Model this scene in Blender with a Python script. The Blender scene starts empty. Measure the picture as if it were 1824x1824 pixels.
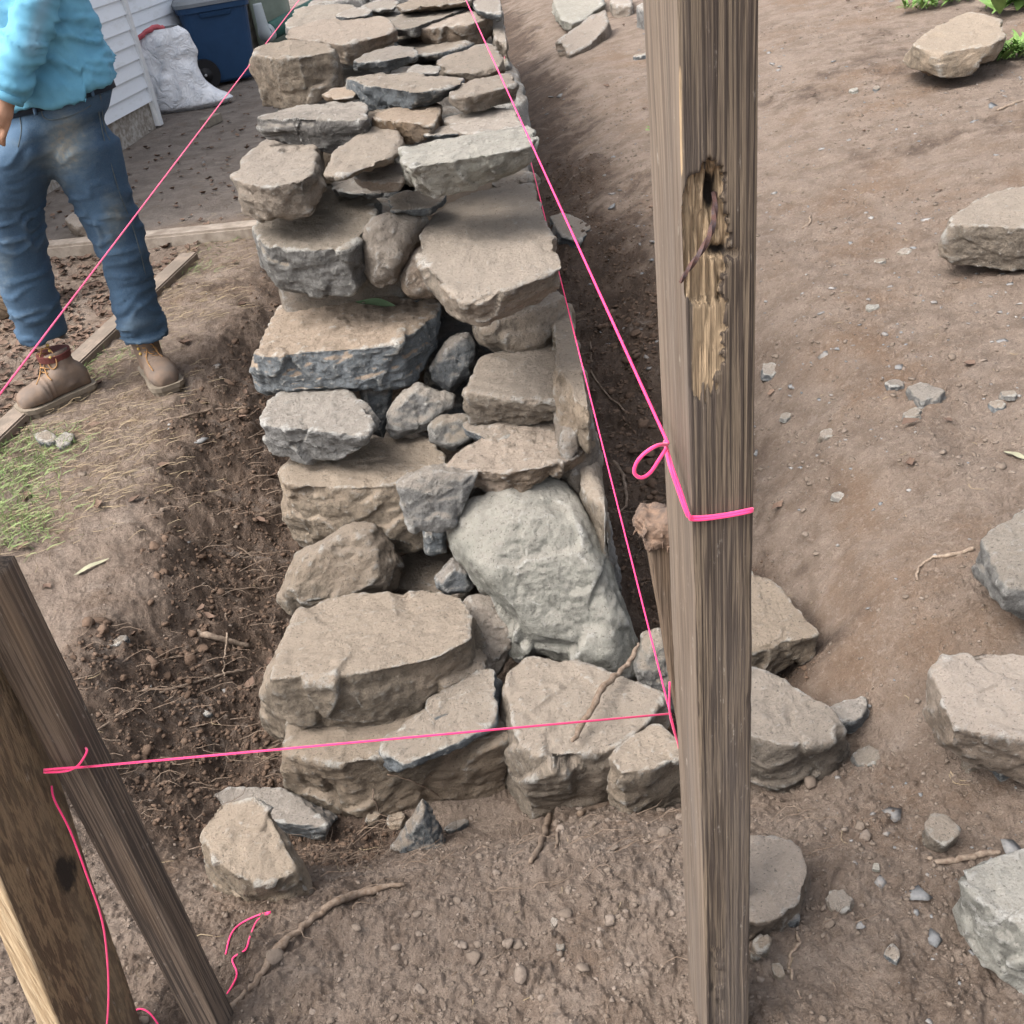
import bpy, bmesh, math, random
import numpy as np
from mathutils import Vector, Matrix
random.seed(7); RS = np.random.RandomState(11)
SC = bpy.context.scene
COL = SC.collection
R = math.radians
# ------------------------------------------------------------------ camera
PITCH, ROLL, HC, FP = R(33.4), R(8.07), 1.6, 1824.0
cF = np.array([0, math.cos(PITCH), -math.sin(PITCH)])
r0 = np.array([1.0, 0, 0]); u0 = np.array([0, math.sin(PITCH), math.cos(PITCH)])
cR = math.cos(ROLL)*r0 - math.sin(ROLL)*u0
cU = math.sin(ROLL)*r0 + math.cos(ROLL)*u0
CAM = np.array([0, 0, HC])
cd = bpy.data.cameras.new('camera'); cam = bpy.data.objects.new('camera', cd); COL.objects.link(cam)
m = Matrix.Identity(4)
for i in range(3):
    m[i][0] = cR[i]; m[i][1] = cU[i]; m[i][2] = -cF[i]; m[i][3] = CAM[i]
cam.matrix_world = m
cd.sensor_fit = 'HORIZONTAL'; cd.sensor_width = 36; cd.lens = 36*FP/1824; cd.clip_start = .02; cd.clip_end = 500
SC.camera = cam
# ------------------------------------------------------------------ light
W = bpy.data.worlds.new('World'); SC.world = W; W.use_nodes = True
nt = W.node_tree; bg = nt.nodes['Background']
sky = nt.nodes.new('ShaderNodeTexSky'); sky.sky_type = 'NISHITA'; sky.sun_disc = False
SUN_EL, SUN_AZ = R(56), R(-112)      # azimuth from +Y, positive towards +X
sky.sun_elevation = SUN_EL; sky.sun_rotation = SUN_AZ
sky.air_density = 1.0; sky.dust_density = 7.0; sky.ozone_density = 1.0
hs = nt.nodes.new('ShaderNodeHueSaturation'); hs.inputs['Saturation'].default_value = .38      # thin overcast
nt.links.new(sky.outputs[0], hs.inputs['Color']); nt.links.new(hs.outputs[0], bg.inputs[0]); bg.inputs[1].default_value = .15
sl = bpy.data.lights.new('sun', 'SUN'); sl.energy = .9; sl.angle = R(45); sl.color = (1, .95, .88)
so = bpy.data.objects.new('sun', sl); COL.objects.link(so)
sd = Vector((math.sin(SUN_AZ)*math.cos(SUN_EL), math.cos(SUN_AZ)*math.cos(SUN_EL), math.sin(SUN_EL)))
so.rotation_euler = sd.to_track_quat('Z', 'Y').to_euler(); so.location = (0, 0, 8)
SC.view_settings.view_transform = 'Standard'; SC.view_settings.look = 'None'
SC.view_settings.gamma = 1; SC.view_settings.use_curve_mapping = False
SC.view_settings.exposure = 1.42
# ------------------------------------------------------------------ pixel helpers (photo pixels, 1824 square)
def ray(px, py):
    d = cF + (px-912)/FP*cR - (py-912)/FP*cU
    return d
def atY(px, py, Y):
    d = ray(px, py); return CAM + d*(Y/d[1])
def atZ(px, py, z):
    d = ray(px, py); return CAM + d*((z-HC)/d[2])
def sstep(a, b, x):
    t = np.clip((x-a)/(b-a), 0, 1); return t*t*(3-2*t)
# ------------------------------------------------------------------ numpy noise
def _h(ix, iy, iz, s):
    n = (ix.astype(np.int64)*374761393 + iy.astype(np.int64)*668265263 + iz.astype(np.int64)*2147483647*3 + s*974634777) & 0xffffffff
    n = ((n ^ (n >> 13))*1274126177) & 0xffffffff
    n = ((n ^ (n >> 16))*2246822519) & 0xffffffff
    return ((n ^ (n >> 15)) & 0xffffff).astype(np.float64)/0xffffff
def vn3(P, s=0):
    I = np.floor(P); F = P-I; F = F*F*F*(F*(F*6-15)+10); I = I.astype(np.int64)
    x, y, z = I[:, 0], I[:, 1], I[:, 2]; fx, fy, fz = F[:, 0], F[:, 1], F[:, 2]
    def L(dz):
        a = _h(x, y, z+dz, s)*(1-fx)+_h(x+1, y, z+dz, s)*fx
        b = _h(x, y+1, z+dz, s)*(1-fx)+_h(x+1, y+1, z+dz, s)*fx
        return a*(1-fy)+b*fy
    return (L(0)*(1-fz)+L(1)*fz)*2-1
def vn2(x, y, s=0):
    ix = np.floor(x); iy = np.floor(y); fx = x-ix; fy = y-iy
    fx = fx*fx*(3-2*fx); fy = fy*fy*(3-2*fy); ix = ix.astype(np.int64); iy = iy.astype(np.int64); z = np.zeros_like(ix)
    a = _h(ix, iy, z, s)*(1-fx)+_h(ix+1, iy, z, s)*fx
    b = _h(ix, iy+1, z, s)*(1-fx)+_h(ix+1, iy+1, z, s)*fx
    return (a*(1-fy)+b*fy)*2-1
def fbm2(x, y, o=4, s=0):
    r = 0; a = 1
    for i in range(o): r = r + a*vn2(x*2**i+i*7.3, y*2**i-i*3.1, s+i); a *= .5
    return r
def clods(x, y, cell, s, dens=.6):
    """rounded lumps lying on a plane, one per cell at most"""
    gx = np.floor(x/cell).astype(np.int64); gy = np.floor(y/cell).astype(np.int64); out = np.zeros_like(x); z = np.zeros_like(gx)
    for dx in (-1, 0, 1):
        for dy in (-1, 0, 1):
            cx, cy = gx+dx, gy+dy
            r = _h(cx, cy, z, s+2); on = _h(cx, cy, z, s+3) < dens
            px = (cx+.2+.6*_h(cx, cy, z, s))*cell; py = (cy+.2+.6*_h(cx, cy, z, s+1))*cell
            rad = cell*(.22+.38*r); e = .6+.8*_h(cx, cy, z, s+4)
            d2 = ((x-px)/rad*e)**2+((y-py)/rad/e)**2
            out = np.maximum(out, np.where(on, np.sqrt(np.clip(1-d2, 0, 1))*rad*.8, 0))
    return out
# ------------------------------------------------------------------ terrain
def G(x, y):
    x = np.asarray(x, float); y = np.asarray(y, float)
    wob = .07*vn2(x*2.1+3, y*2.3, 31)+.035*vn2(x*6, y*6, 32)
    zt = -.27+.20*sstep(2.6, 6, y)
    left = sstep(-.60, -1.15, x+wob)*(1-.22*0)
    lz = zt+(0.0-zt)*left
    right = sstep(.28, 1.15, x+wob*1.2)
    rz = zt+.03+(.13-zt)*right+.16*sstep(.9, 2.6, x)+.22*sstep(2.2, 6, x)+.25*sstep(5, 12, x)
    z = np.where(x < 0, lz, rz)
    near = sstep(1.72, 1.12, y+.12*vn2(x*1.7+5, y*1.7, 33)+.10*sstep(.5, -.9, x))
    nz = .00+.035*sstep(-.2, -.9, x)*0+.05*sstep(.5, 1.6, x)
    z = z*(1-near)+nz*near
    z = z+.022*vn2(x*1.3, y*1.3, 34)*sstep(.3, 1, np.abs(x)+near)
    # pocket behind/under the front left rock, cut edge left of the trench
    z = z-.05*np.exp(-((x+.86)**2/.03+(y-1.75)**2/.02))
    patio = sstep(5.42, 5.50, y+.25*(x+1.4)*.5)*sstep(-.75, -1.0, x)
    z = z+.045*patio
    z = z-.04*sstep(5.4, 5.2, y)*sstep(3.0, 3.4, y)*sstep(-1.45, -1.62, x+ (5.3-y)*.17)
    return z
def gnd(px, py):
    d = ray(px, py); t = .5
    for i in range(600):
        p = CAM+d*t
        if p[2] <= float(G(p[0], p[1])): break
        t *= 1.01
    a, b = t/1.01, t
    for i in range(12):
        mth = (a+b)/2; p = CAM+d*mth
        if p[2] <= float(G(p[0], p[1])): b = mth
        else: a = mth
    return CAM+d*b
# ------------------------------------------------------------------ object helpers
def tag(o, label=None, cat=None, group=None, kind=None):
    for k, v in (('label', label), ('category', cat), ('group', group), ('kind', kind)):
        if v: o[k] = v
    return o
def empty(name, loc, label=None, cat=None, group=None, rz=0):
    o = bpy.data.objects.new(name, None); o.empty_display_size = .1; COL.objects.link(o)
    o.location = loc; o.rotation_euler.z = rz
    return tag(o, label, cat, group)
def link(name, me, mat=None, parent=None, smooth=True):
    o = bpy.data.objects.new(name, me); COL.objects.link(o)
    if mat: me.materials.append(mat)
    if smooth: me.polygons.foreach_set('use_smooth', [True]*len(me.polygons))
    if parent:
        o.parent = parent
        bpy_mw = parent.matrix_basis.copy() if parent.parent is None else parent.parent.matrix_basis @ parent.matrix_parent_inverse @ parent.matrix_basis
        o.matrix_parent_inverse = bpy_mw.inverted()
    return o
def mesh_np(V, Fq, name='mesh'):
    """V (n,3), Fq (k,3|4) arrays -> mesh"""
    me = bpy.data.meshes.new(name); V = np.asarray(V, np.float32); Fq = np.asarray(Fq, np.int32); k = Fq.shape[1]
    me.vertices.add(len(V)); me.vertices.foreach_set('co', V.ravel())
    me.loops.add(Fq.size); me.loops.foreach_set('vertex_index', Fq.ravel())
    me.polygons.add(len(Fq)); me.polygons.foreach_set('loop_start', np.arange(0, Fq.size, k, dtype=np.int32))
    try: me.polygons.foreach_set('loop_total', np.full(len(Fq), k, np.int32))
    except Exception: pass
    me.update(calc_edges=True); return me
def attr(me, name, arr):
    a = me.attributes.new(name, 'FLOAT', 'POINT'); a.data.foreach_set('value', np.asarray(arr, np.float32))
def centre(o):
    """put the origin of a top-level mesh at the middle of its base"""
    me = o.data; n = len(me.vertices); c = np.empty(n*3, np.float32); me.vertices.foreach_get('co', c); c = c.reshape(-1, 3)
    p = np.array([c[:, 0].mean(), c[:, 1].mean(), c[:, 2].min()], np.float32)
    me.vertices.foreach_set('co', (c-p).ravel()); me.update(); o.location = [float(v) for v in p]; return o
def tube(pts, rad, n=8, twist=0, sub=4, closed_caps=True, jit=0):
    """swept tube along a smoothed polyline; rad number or list"""
    P = np.array(pts, float); k = len(P)
    rr = np.full(k, rad, float) if np.isscalar(rad) else np.array(rad, float)
    if k > 2 and sub > 1:
        Q, q = [], []
        for i in range(k-1):
            p0 = P[max(i-1, 0)]; p1 = P[i]; p2 = P[i+1]; p3 = P[min(i+2, k-1)]
            for j in range(sub):
                t = j/sub
                Q.append(.5*((2*p1)+(-p0+p2)*t+(2*p0-5*p1+4*p2-p3)*t*t+(-p0+3*p1-3*p2+p3)*t**3)); q.append(rr[i]*(1-t)+rr[i+1]*t)
        Q.append(P[-1]); q.append(rr[-1]); P = np.array(Q); rr = np.array(q)
    if jit:
        P[1:-1] += RS.normal(0, jit, P[1:-1].shape); rr = rr*(1+RS.normal(0, .12, rr.shape))
    T = np.gradient(P, axis=0); T /= np.linalg.norm(T, axis=1)[:, None]+1e-9
    up = np.array([0, 0, 1.]) if abs(T[0][2]) < .9 else np.array([1., 0, 0]); V = []
    for i in range(len(P)):
        a = np.cross(T[i], up); a /= np.linalg.norm(a)+1e-9; b = np.cross(a, T[i]); up = b
        for j in range(n):
            th = 2*math.pi*j/n+twist*i; V.append(P[i]+rr[i]*(math.cos(th)*a+math.sin(th)*b))
    Fc = []
    for i in range(len(P)-1):
        for j in range(n):
            Fc.append((i*n+j, i*n+(j+1) % n, (i+1)*n+(j+1) % n, (i+1)*n+j))
    me = bpy.data.meshes.new('tube'); me.from_pydata([tuple(v) for v in V], [], Fc+[tuple(range(n))[::-1], tuple(range(len(V)-n, len(V)))]); me.update()
    return me
def boxmesh(c, s, bev=.002, rot=None):
    bm = bmesh.new(); bmesh.ops.create_cube(bm, size=1)
    for v in bm.verts: v.co = Vector((v.co.x*s[0], v.co.y*s[1], v.co.z*s[2]))
    if bev: bmesh.ops.bevel(bm, geom=bm.edges[:], offset=bev, segments=2, affect='EDGES')
    if rot is not None: bmesh.ops.transform(bm, matrix=rot.to_4x4(), verts=bm.verts)
    bmesh.ops.translate(bm, verts=bm.verts, vec=Vector([float(q) for q in c]))
    me = bpy.data.meshes.new('box'); bm.to_mesh(me); bm.free(); return me
def join(ms):
    V, Fc = [], []
    for me in ms:
        o = len(V); V += [tuple(v.co) for v in me.vertices]; Fc += [tuple(i+o for i in p.vertices) for p in me.polygons]
        bpy.data.meshes.remove(me)
    me = bpy.data.meshes.new('mesh'); me.from_pydata(V, [], Fc); me.update(); return me
# ------------------------------------------------------------------ materials
class NB:
    def __init__(s, name):
        s.m = bpy.data.materials.new(name); s.m.use_nodes = True; s.t = s.m.node_tree; s.b = s.t.nodes['Principled BSDF']
        s.b.inputs['Specular IOR Level'].default_value = .25
    def n(s, ty, **kw):
        x = s.t.nodes.new('ShaderNode'+ty)
        for k, v in kw.items():
            if k[0] == '_': setattr(x, k[1:], v)
            else:
                x.inputs[int(k[1:]) if k[0] == 'i' and k[1:].isdigit() else k.replace('_', ' ')].default_value = v
        return x
    def l(s, a, b): s.t.links.new(a, b)
    def coord(s, scale=(1, 1, 1), world=False, rnd=True, rot=(0, 0, 0)):
        tc = s.n('TexCoord'); mp = s.n('Mapping'); mp.inputs['Scale'].default_value = scale; mp.inputs['Rotation'].default_value = rot
        if world:
            g = s.n('NewGeometry'); s.l(g.outputs['Position'], mp.inputs[0]); return mp.outputs[0]
        s.l(tc.outputs['Object'], mp.inputs[0])
        if rnd:
            oi = s.n('ObjectInfo'); ml = s.n('Math', _operation='MULTIPLY', i1=37.0); s.l(oi.outputs['Random'], ml.inputs[0])
            ad = s.n('VectorMath', _operation='ADD'); s.l(mp.outputs[0], ad.inputs[0]); s.l(ml.outputs[0], ad.inputs[1]); return ad.outputs[0]
        return mp.outputs[0]
    def noise(s, co, scale, detail=6, rough=.6, dist=0):
        x = s.n('TexNoise', Scale=scale, Detail=detail, Roughness=rough, Distortion=dist); s.l(co, x.inputs['Vector']); return x.outputs[0]
    def ramp(s, fac, lo, hi, a=0., b=1.):
        x = s.n('MapRange'); x.inputs[1].default_value = lo; x.inputs[2].default_value = hi; x.inputs[3].default_value = a; x.inputs[4].default_value = b
        x.interpolation_type = 'SMOOTHSTEP'; s.l(fac, x.inputs[0]); return x.outputs[0]
    def math(s, op, a, b=None):
        x = s.n('Math', _operation=op)
        for i, v in enumerate((a, b)):
            if v is None: continue
            if isinstance(v, (int, float)): x.inputs[i].default_value = v
            else: s.l(v, x.inputs[i])
        return x.outputs[0]
    def mix(s, f, a, b, mode='MIX'):
        x = s.n('Mix', _data_type='RGBA', _blend_type=mode)
        for i, v in ((0, f), (6, a), (7, b)):
            if isinstance(v, (int, float)): x.inputs[i].default_value = v
            elif isinstance(v, tuple): x.inputs[i].default_value = (*v, 1)
            else: s.l(v, x.inputs[i])
        return x.outputs[2]
    def bump(s, h, dist, strength=1., prev=None):
        x = s.n('Bump', Strength=strength, Distance=dist); s.l(h, x.inputs['Height'])
        if prev is not None: s.l(prev, x.inputs['Normal'])
        return x.outputs[0]
    def out(s, col=None, rough=.9, nrm=None):
        if col is not None:
            if isinstance(col, tuple): s.b.inputs['Base Color'].default_value = (*col, 1)
            else: s.l(col, s.b.inputs['Base Color'])
        if isinstance(rough, (int, float)): s.b.inputs['Roughness'].default_value = rough
        else: s.l(rough, s.b.inputs['Roughness'])
        if nrm is not None: s.l(nrm, s.b.inputs['Normal'])
        return s.m
def stone_mat(name, base, dark, side, dust=.75, sideamt=.5, white=.5, bands=0., dustcol=(.415, .352, .29)):
    k = NB(name); co = k.coord(); g = k.n('NewGeometry')
    n1 = k.noise(co, 5, 8, .65); n2 = k.noise(co, 28, 8, .7); n3 = k.noise(co, 140, 5, .7)
    c = k.mix(k.ramp(n1, .35, .68), base, dark)
    c = k.mix(k.ramp(n2, .40, .62, 0, .6), c, tuple(v*.62 for v in base))
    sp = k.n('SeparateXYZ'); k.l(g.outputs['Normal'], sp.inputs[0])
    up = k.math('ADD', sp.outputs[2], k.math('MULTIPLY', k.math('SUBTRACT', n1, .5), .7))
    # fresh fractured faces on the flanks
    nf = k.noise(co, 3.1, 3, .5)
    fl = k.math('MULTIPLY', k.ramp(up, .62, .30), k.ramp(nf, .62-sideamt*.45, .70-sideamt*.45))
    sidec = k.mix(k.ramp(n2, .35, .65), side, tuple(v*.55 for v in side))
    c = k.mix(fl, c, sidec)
    if bands:
        cb = k.coord((6, 6, 70), rot=(.3, .25, 0)); nb = k.noise(cb, 1, 5, .6)
        c = k.mix(k.math('MULTIPLY', k.ramp(nb, .42, .6), bands), c, tuple(v*.4 for v in side))
    # dust film lying on the upper faces
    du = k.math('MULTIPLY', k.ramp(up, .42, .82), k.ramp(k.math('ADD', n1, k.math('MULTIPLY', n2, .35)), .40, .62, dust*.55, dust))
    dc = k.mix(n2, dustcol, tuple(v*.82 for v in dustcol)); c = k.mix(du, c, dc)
    # chalky scuffs on the arrises and scattered grains
    ed = k.math('MULTIPLY', k.ramp(g.outputs['Pointiness'], .505, .56), k.ramp(n2, .42, .62))
    sc = k.math('MULTIPLY', k.ramp(k.noise(co, 13, 8, .8, .8), .60, .70), .8)
    c = k.mix(k.math('MULTIPLY', k.math('MAXIMUM', ed, sc), white), c, (.56, .55, .52))
    c = k.mix(k.math('MULTIPLY', k.ramp(n3, .60, .70), .55), c, (.52, .49, .44))
    c = k.mix(k.math('MULTIPLY', k.ramp(n3, .42, .34), .7), c, (.09, .08, .07))
    c = k.mix(k.math('MULTIPLY', k.ramp(k.noise(co, 70, 6, .75), .56, .70), .4), c, tuple(v*.5 for v in base))
    oi = k.n('ObjectInfo'); hv = k.n('HueSaturation'); k.l(c, hv.inputs['Color'])
    k.l(k.ramp(oi.outputs['Random'], 0, 1, .86, 1.12), hv.inputs['Value']); k.l(k.ramp(k.math('FRACT', k.math('MULTIPLY', oi.outputs['Random'], 7.7)), 0, 1, .8, 1.2), hv.inputs['Saturation'])
    vb = k.n('TexVoronoi', Scale=22., _feature='F1'); k.l(k.mix(.12, co, co), vb.inputs['Vector'])
    cs = k.coord((9, 9, 60), rot=(.18, .12, 0)); st = k.noise(cs, 1, 6, .65)
    n4 = k.noise(co, 60, 8, .8); vo = k.n('TexVoronoi', Scale=48.); k.l(k.mix(.35, co, k.mix(1., co, co)), vo.inputs['Vector'])
    b = k.bump(n1, .03, .5); b = k.bump(st, .007, .6, b); b = k.bump(n2, .020, 1., b); b = k.bump(n4, .016, 1., b); b = k.bump(n3, .008, 1., b)
    return k.out(hv.outputs[0], .92, b)
M = {}
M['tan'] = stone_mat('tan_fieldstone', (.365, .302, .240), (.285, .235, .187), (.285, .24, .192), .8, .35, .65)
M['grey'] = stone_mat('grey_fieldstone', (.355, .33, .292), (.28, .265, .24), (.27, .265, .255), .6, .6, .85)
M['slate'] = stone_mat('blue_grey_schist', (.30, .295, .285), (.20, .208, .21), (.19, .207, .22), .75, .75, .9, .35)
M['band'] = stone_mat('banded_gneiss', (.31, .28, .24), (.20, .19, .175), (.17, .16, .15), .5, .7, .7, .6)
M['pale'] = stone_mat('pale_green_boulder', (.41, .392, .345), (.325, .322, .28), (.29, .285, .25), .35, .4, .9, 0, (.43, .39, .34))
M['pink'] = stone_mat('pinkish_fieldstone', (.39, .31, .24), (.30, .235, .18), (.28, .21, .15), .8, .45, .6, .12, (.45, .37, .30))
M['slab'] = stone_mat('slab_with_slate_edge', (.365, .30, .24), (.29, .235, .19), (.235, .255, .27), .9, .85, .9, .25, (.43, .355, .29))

def soil_mat():
    k = NB('soil'); co = k.coord((1, 1, 1), world=True); at = k.n('Attribute', _attribute_name='moist'); al = k.n('Attribute', _attribute_name='lump')
    n0 = k.noise(co, 1.9, 7, .68); n1 = k.noise(co, 9, 8, .65); n2 = k.noise(co, 55, 8, .7); n3 = k.noise(co, 260, 4, .6)
    dry = k.mix(k.ramp(n1, .36, .66), (.262, .206, .166), (.186, .140, .109))
    dry = k.mix(k.ramp(n0, .50, .68, 0, .8), dry, (.195, .130, .088))
    dry = k.mix(k.ramp(n2, .52, .68, 0, .5), dry, (.37, .305, .25))
    wet = k.mix(k.ramp(n1, .35, .65), (.125, .088, .066), (.080, .057, .044))
    wet = k.mix(k.ramp(n2, .5, .7, 0, .6), wet, (.17, .115, .08))
    f = k.math('ADD', at.outputs['Fac'], k.math('MULTIPLY', k.math('SUBTRACT', n1, .5), .9))
    c = k.mix(k.ramp(f, .2, .75), dry, wet); c = k.mix(k.math('MULTIPLY', al.outputs['Fac'], .7), c, k.mix(k.ramp(n1, .35, .65), (.215, .195, .178), (.145, .130, .118))); nn = k.noise(k.coord((1, 1.6, 1), world=True, rot=(0, 0, .5)), 5.5, 8, .75, .6); c = k.mix(k.math('MULTIPLY', k.ramp(nn, .54, .66), .5), c, (.175, .125, .092)); c = k.mix(k.math('MULTIPLY', k.ramp(nn, .44, .34), .28), c, (.38, .33, .29))
    c = k.mix(k.math('MULTIPLY', k.ramp(n3, .62, .70), .5), c, (.42, .38, .34))
    c = k.mix(k.math('MULTIPLY', k.ramp(n3, .40, .32), .5), c, (.07, .05, .038))
    n4 = k.noise(co, 24, 8, .75); n5 = k.noise(co, 120, 6, .75)
    c = k.mix(k.math('MULTIPLY', k.ramp(n5, .56, .68), .45), c, (.09, .062, .045)); c = k.mix(k.math('MULTIPLY', k.ramp(n5, .40, .30), .35), c, (.40, .34, .28))
    b = k.bump(n1, .02, .6); b = k.bump(n4, .022, .9, b); b = k.bump(n2, .016, 1., b); b = k.bump(n5, .007, 1., b); b = k.bump(n3, .003, 1., b)
    return k.out(c, .95, b)
M['soil'] = soil_mat()
def simple(name, col, rough=.8, var=.25, scale=30, bmp=.002, stretch=(1, 1, 1), col2=None, world=False):
    k = NB(name); co = k.coord(stretch, world=world); n = k.noise(co, scale, 6, .65)
    c = k.mix(k.ramp(n, .3, .7), col, col2 or tuple(v*(1-var) for v in col))
    return k.out(c, rough, k.bump(n, bmp, .8))
def wood_mat(name, light, dark, fresh=(.42, .28, .15), gs=1.0, edge=(.32, .25, .18)):
    k = NB(name); co = k.coord((1, 1, .012), rnd=True); at = k.n('Attribute', _attribute_name='fresh'); kn = k.n('Attribute', _attribute_name='knot')
    w = k.noise(co, 330*gs, 4, .55, .15); w2 = k.noise(co, 1100*gs, 3, .6); big = k.noise(k.coord((1, 1, .12)), 14, 5, .6); fi = k.noise(k.coord((1, 1, .3)), 90, 5, .7)
    c = k.mix(k.ramp(w, .45, .55), light, dark)
    c = k.mix(k.ramp(w2, .45, .7, 0, .45), c, tuple(v*.55 for v in dark))
    c = k.mix(k.ramp(big, .42, .72, 0, .55), c, edge)
    c = k.mix(k.ramp(fi, .62, .74, 0, .5), c, (.40, .36, .31))
    fr = k.mix(k.ramp(w, .4, .62), fresh, tuple(v*.5 for v in fresh))
    c = k.mix(k.ramp(k.math('ADD', at.outputs['Fac'], k.math('MULTIPLY', k.math('SUBTRACT', fi, .5), .5)), .35, .6), c, fr)
    c = k.mix(k.ramp(k.math('ADD', kn.outputs['Fac'], k.math('MULTIPLY', k.math('SUBTRACT', fi, .5), .9)), .3, .75), c, (.030, .024, .02))
    b = k.bump(w, .0035, 1.); b = k.bump(w2, .0012, 1., b); b = k.bump(fi, .0008, .8, b)
    return k.out(c, .82, b)
M['wood'] = wood_mat('weathered_post', (.175, .135, .098), (.062, .047, .038), fresh=(.42, .31, .20), edge=(.125, .105, .092))
M['wood_dark'] = wood_mat('grey_brown_stake', (.16, .122, .095), (.060, .047, .040), edge=(.21, .14, .085), gs=.8)
M['wood_side'] = wood_mat('sawn_side', (.185, .145, .112), (.125, .096, .075), edge=(.15, .132, .12), gs=.5)
M['wood_brown'] = wood_mat('brown_board', (.235, .165, .10), (.115, .08, .052), edge=(.25, .19, .13), gs=.4)
M['wood_pale'] = wood_mat('pale_board_edge', (.46, .35, .225), (.33, .235, .14), edge=(.42, .34, .25), gs=.6)
M['plank'] = wood_mat('edging_timber', (.30, .25, .19), (.17, .135, .10), edge=(.33, .28, .22), gs=.25)
M['rust'] = simple('rusty_iron', (.085, .042, .034), .75, .5, 160, .001, col2=(.06, .05, .055))
M['fray'] = simple('frayed_wood', (.19, .125, .088), .9, .4, 70, .006, col2=(.085, .065, .055))
M['root'] = simple('root_bark', (.20, .155, .12), .9, .4, 90, .003, (1, 1, 1), (.11, .075, .052))
M['twig'] = simple('dry_twig', (.27, .215, .165), .9, .4, 120, .002, col2=(.14, .10, .075))
def string_mat():
    k = NB('pink_mason_line'); co = k.coord((1, 1, 1)); w = k.noise(co, 600, 2, .5)
    k.b.inputs['Sheen Weight'].default_value = .3
    return k.out(k.mix(w, (1.0, .055, .20), (.88, .03, .18)), .55, k.bump(w, .0006, .8))
M['string'] = string_mat()
# ------------------------------------------------------------------ ground sheet
def build_ground():
    ys = [-60, -20, -8, -3, -1, 0, .3]; y = .5
    while y < 17: ys.append(y); y += .00135*y*y+.0012
    ys += [20, 26, 40, 80, 160]
    ys = np.array(ys); us = np.concatenate([[-60, -25, -10, -4, -2, -1.4], np.linspace(-1.08, 1.08, 640), [1.4, 2, 4, 10, 25, 60]])
    YY, UU = np.meshgrid(ys, us, indexing='ij'); w = .42+.50*np.clip(YY, .3, 20)
    XX = UU*w; x = XX.ravel(); y = YY.ravel()
    z = G(x, y)
    far = sstep(9, 3, y)
    moist = moistf(x, y)
    trk = sstep(.25, .7, moist)
    # crumbly soil: clods in three sizes, more of them in dug places
    dens = .25+.75*np.clip(trk+sstep(1.9, 1.3, y)*sstep(1.1, .6, x), 0, 1)
    patio = sstep(5.5, 5.7, y)*sstep(-.7, -.9, x)
    dens = dens*(1-.85*patio)
    gate = sstep(-.25, .35, fbm2(x*2.2, y*2.2, 3, 71))*.8+.2
    rx = .010*vn2(x*60, y*60, 5)+.004*vn2(x*150, y*150, 15); ry = .010*vn2(x*60+9, y*60, 6)+.004*vn2(x*150+9, y*150, 16)
    c1 = clods(x+rx, y+ry, .055, 101, .42)*gate*.75
    c2 = clods(x+rx*.6, y+ry*.6, .026, 131, .6)*.8
    c3 = clods(x, y, .013, 161, .7)*sstep(6, 3, y)
    lump = (c1*dens**1.5*.55+c2*dens*.7*gate+c3*(.5+.5*dens))*(1+.45*vn2(x*140, y*140, 17))
    rough = fbm2(x*14, y*14, 4, 51)*.0050*(1+3.*trk)+fbm2(x*45, y*45, 3, 55)*.0030*(1+.9*trk)+fbm2(x*5, y*5, 3, 61)*.012*(.7+trk)+fbm2(x*22, y*22, 3, 63)*.0042*sstep(1.8, 2.6, y)*(1-.6*patio)
    # scraped scratches running down the right bank
    scr = sstep(.35, .7, x)*sstep(1.9, 1.2, x)*sstep(1.6, 2.2, y)*sstep(6, 4, y)
    rough = rough+scr*.006*fbm2((x*.8+y*.35)*10, (y*.9-x*.35)*55, 3, 81)
    z = z+(lump+rough)*(.35+.65*far)*(1-.6*patio)
    nr, nc = YY.shape; idx = np.arange(nr*nc).reshape(nr, nc)
    Fq = np.stack([idx[:-1, :-1], idx[:-1, 1:], idx[1:, 1:], idx[1:, :-1]], -1).reshape(-1, 4)
    me = mesh_np(np.stack([x, y, z], -1), Fq, 'ground'); attr(me, 'moist', moist); attr(me, 'lump', patio)
    o = link('ground', me, M['soil']); tag(o, kind='structure')
def moistf(x, y):
    w = .12*vn2(x*3, y*3, 41)+.05*vn2(x*9, y*9, 42)
    l = (.62+.38*sstep(-.98, -.74, x+w))*sstep(-1.50, -.95, x+w)*sstep(-.2, -.5, x)
    r = .86*sstep(.95, .35, x+w-.10*sstep(2, 5, y))*sstep(.0, .2, x)
    m_ = np.maximum(l, r)*sstep(1.35, 1.75, y+w)
    m_ = np.maximum(m_, .85*sstep(-.9, -.6, x+w)*sstep(-.25, -.45, x)*sstep(1.2, 1.5, y))
    # patches of darker damp earth elsewhere
    m_ = np.maximum(m_, .42*sstep(.25, .7, fbm2(x*1.6+4, y*1.6, 3, 44)))
    m_ = m_*(1-.5*sstep(4.8, 5.4, y)*sstep(-.7, -1, x))
    return m_
build_ground()
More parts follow.
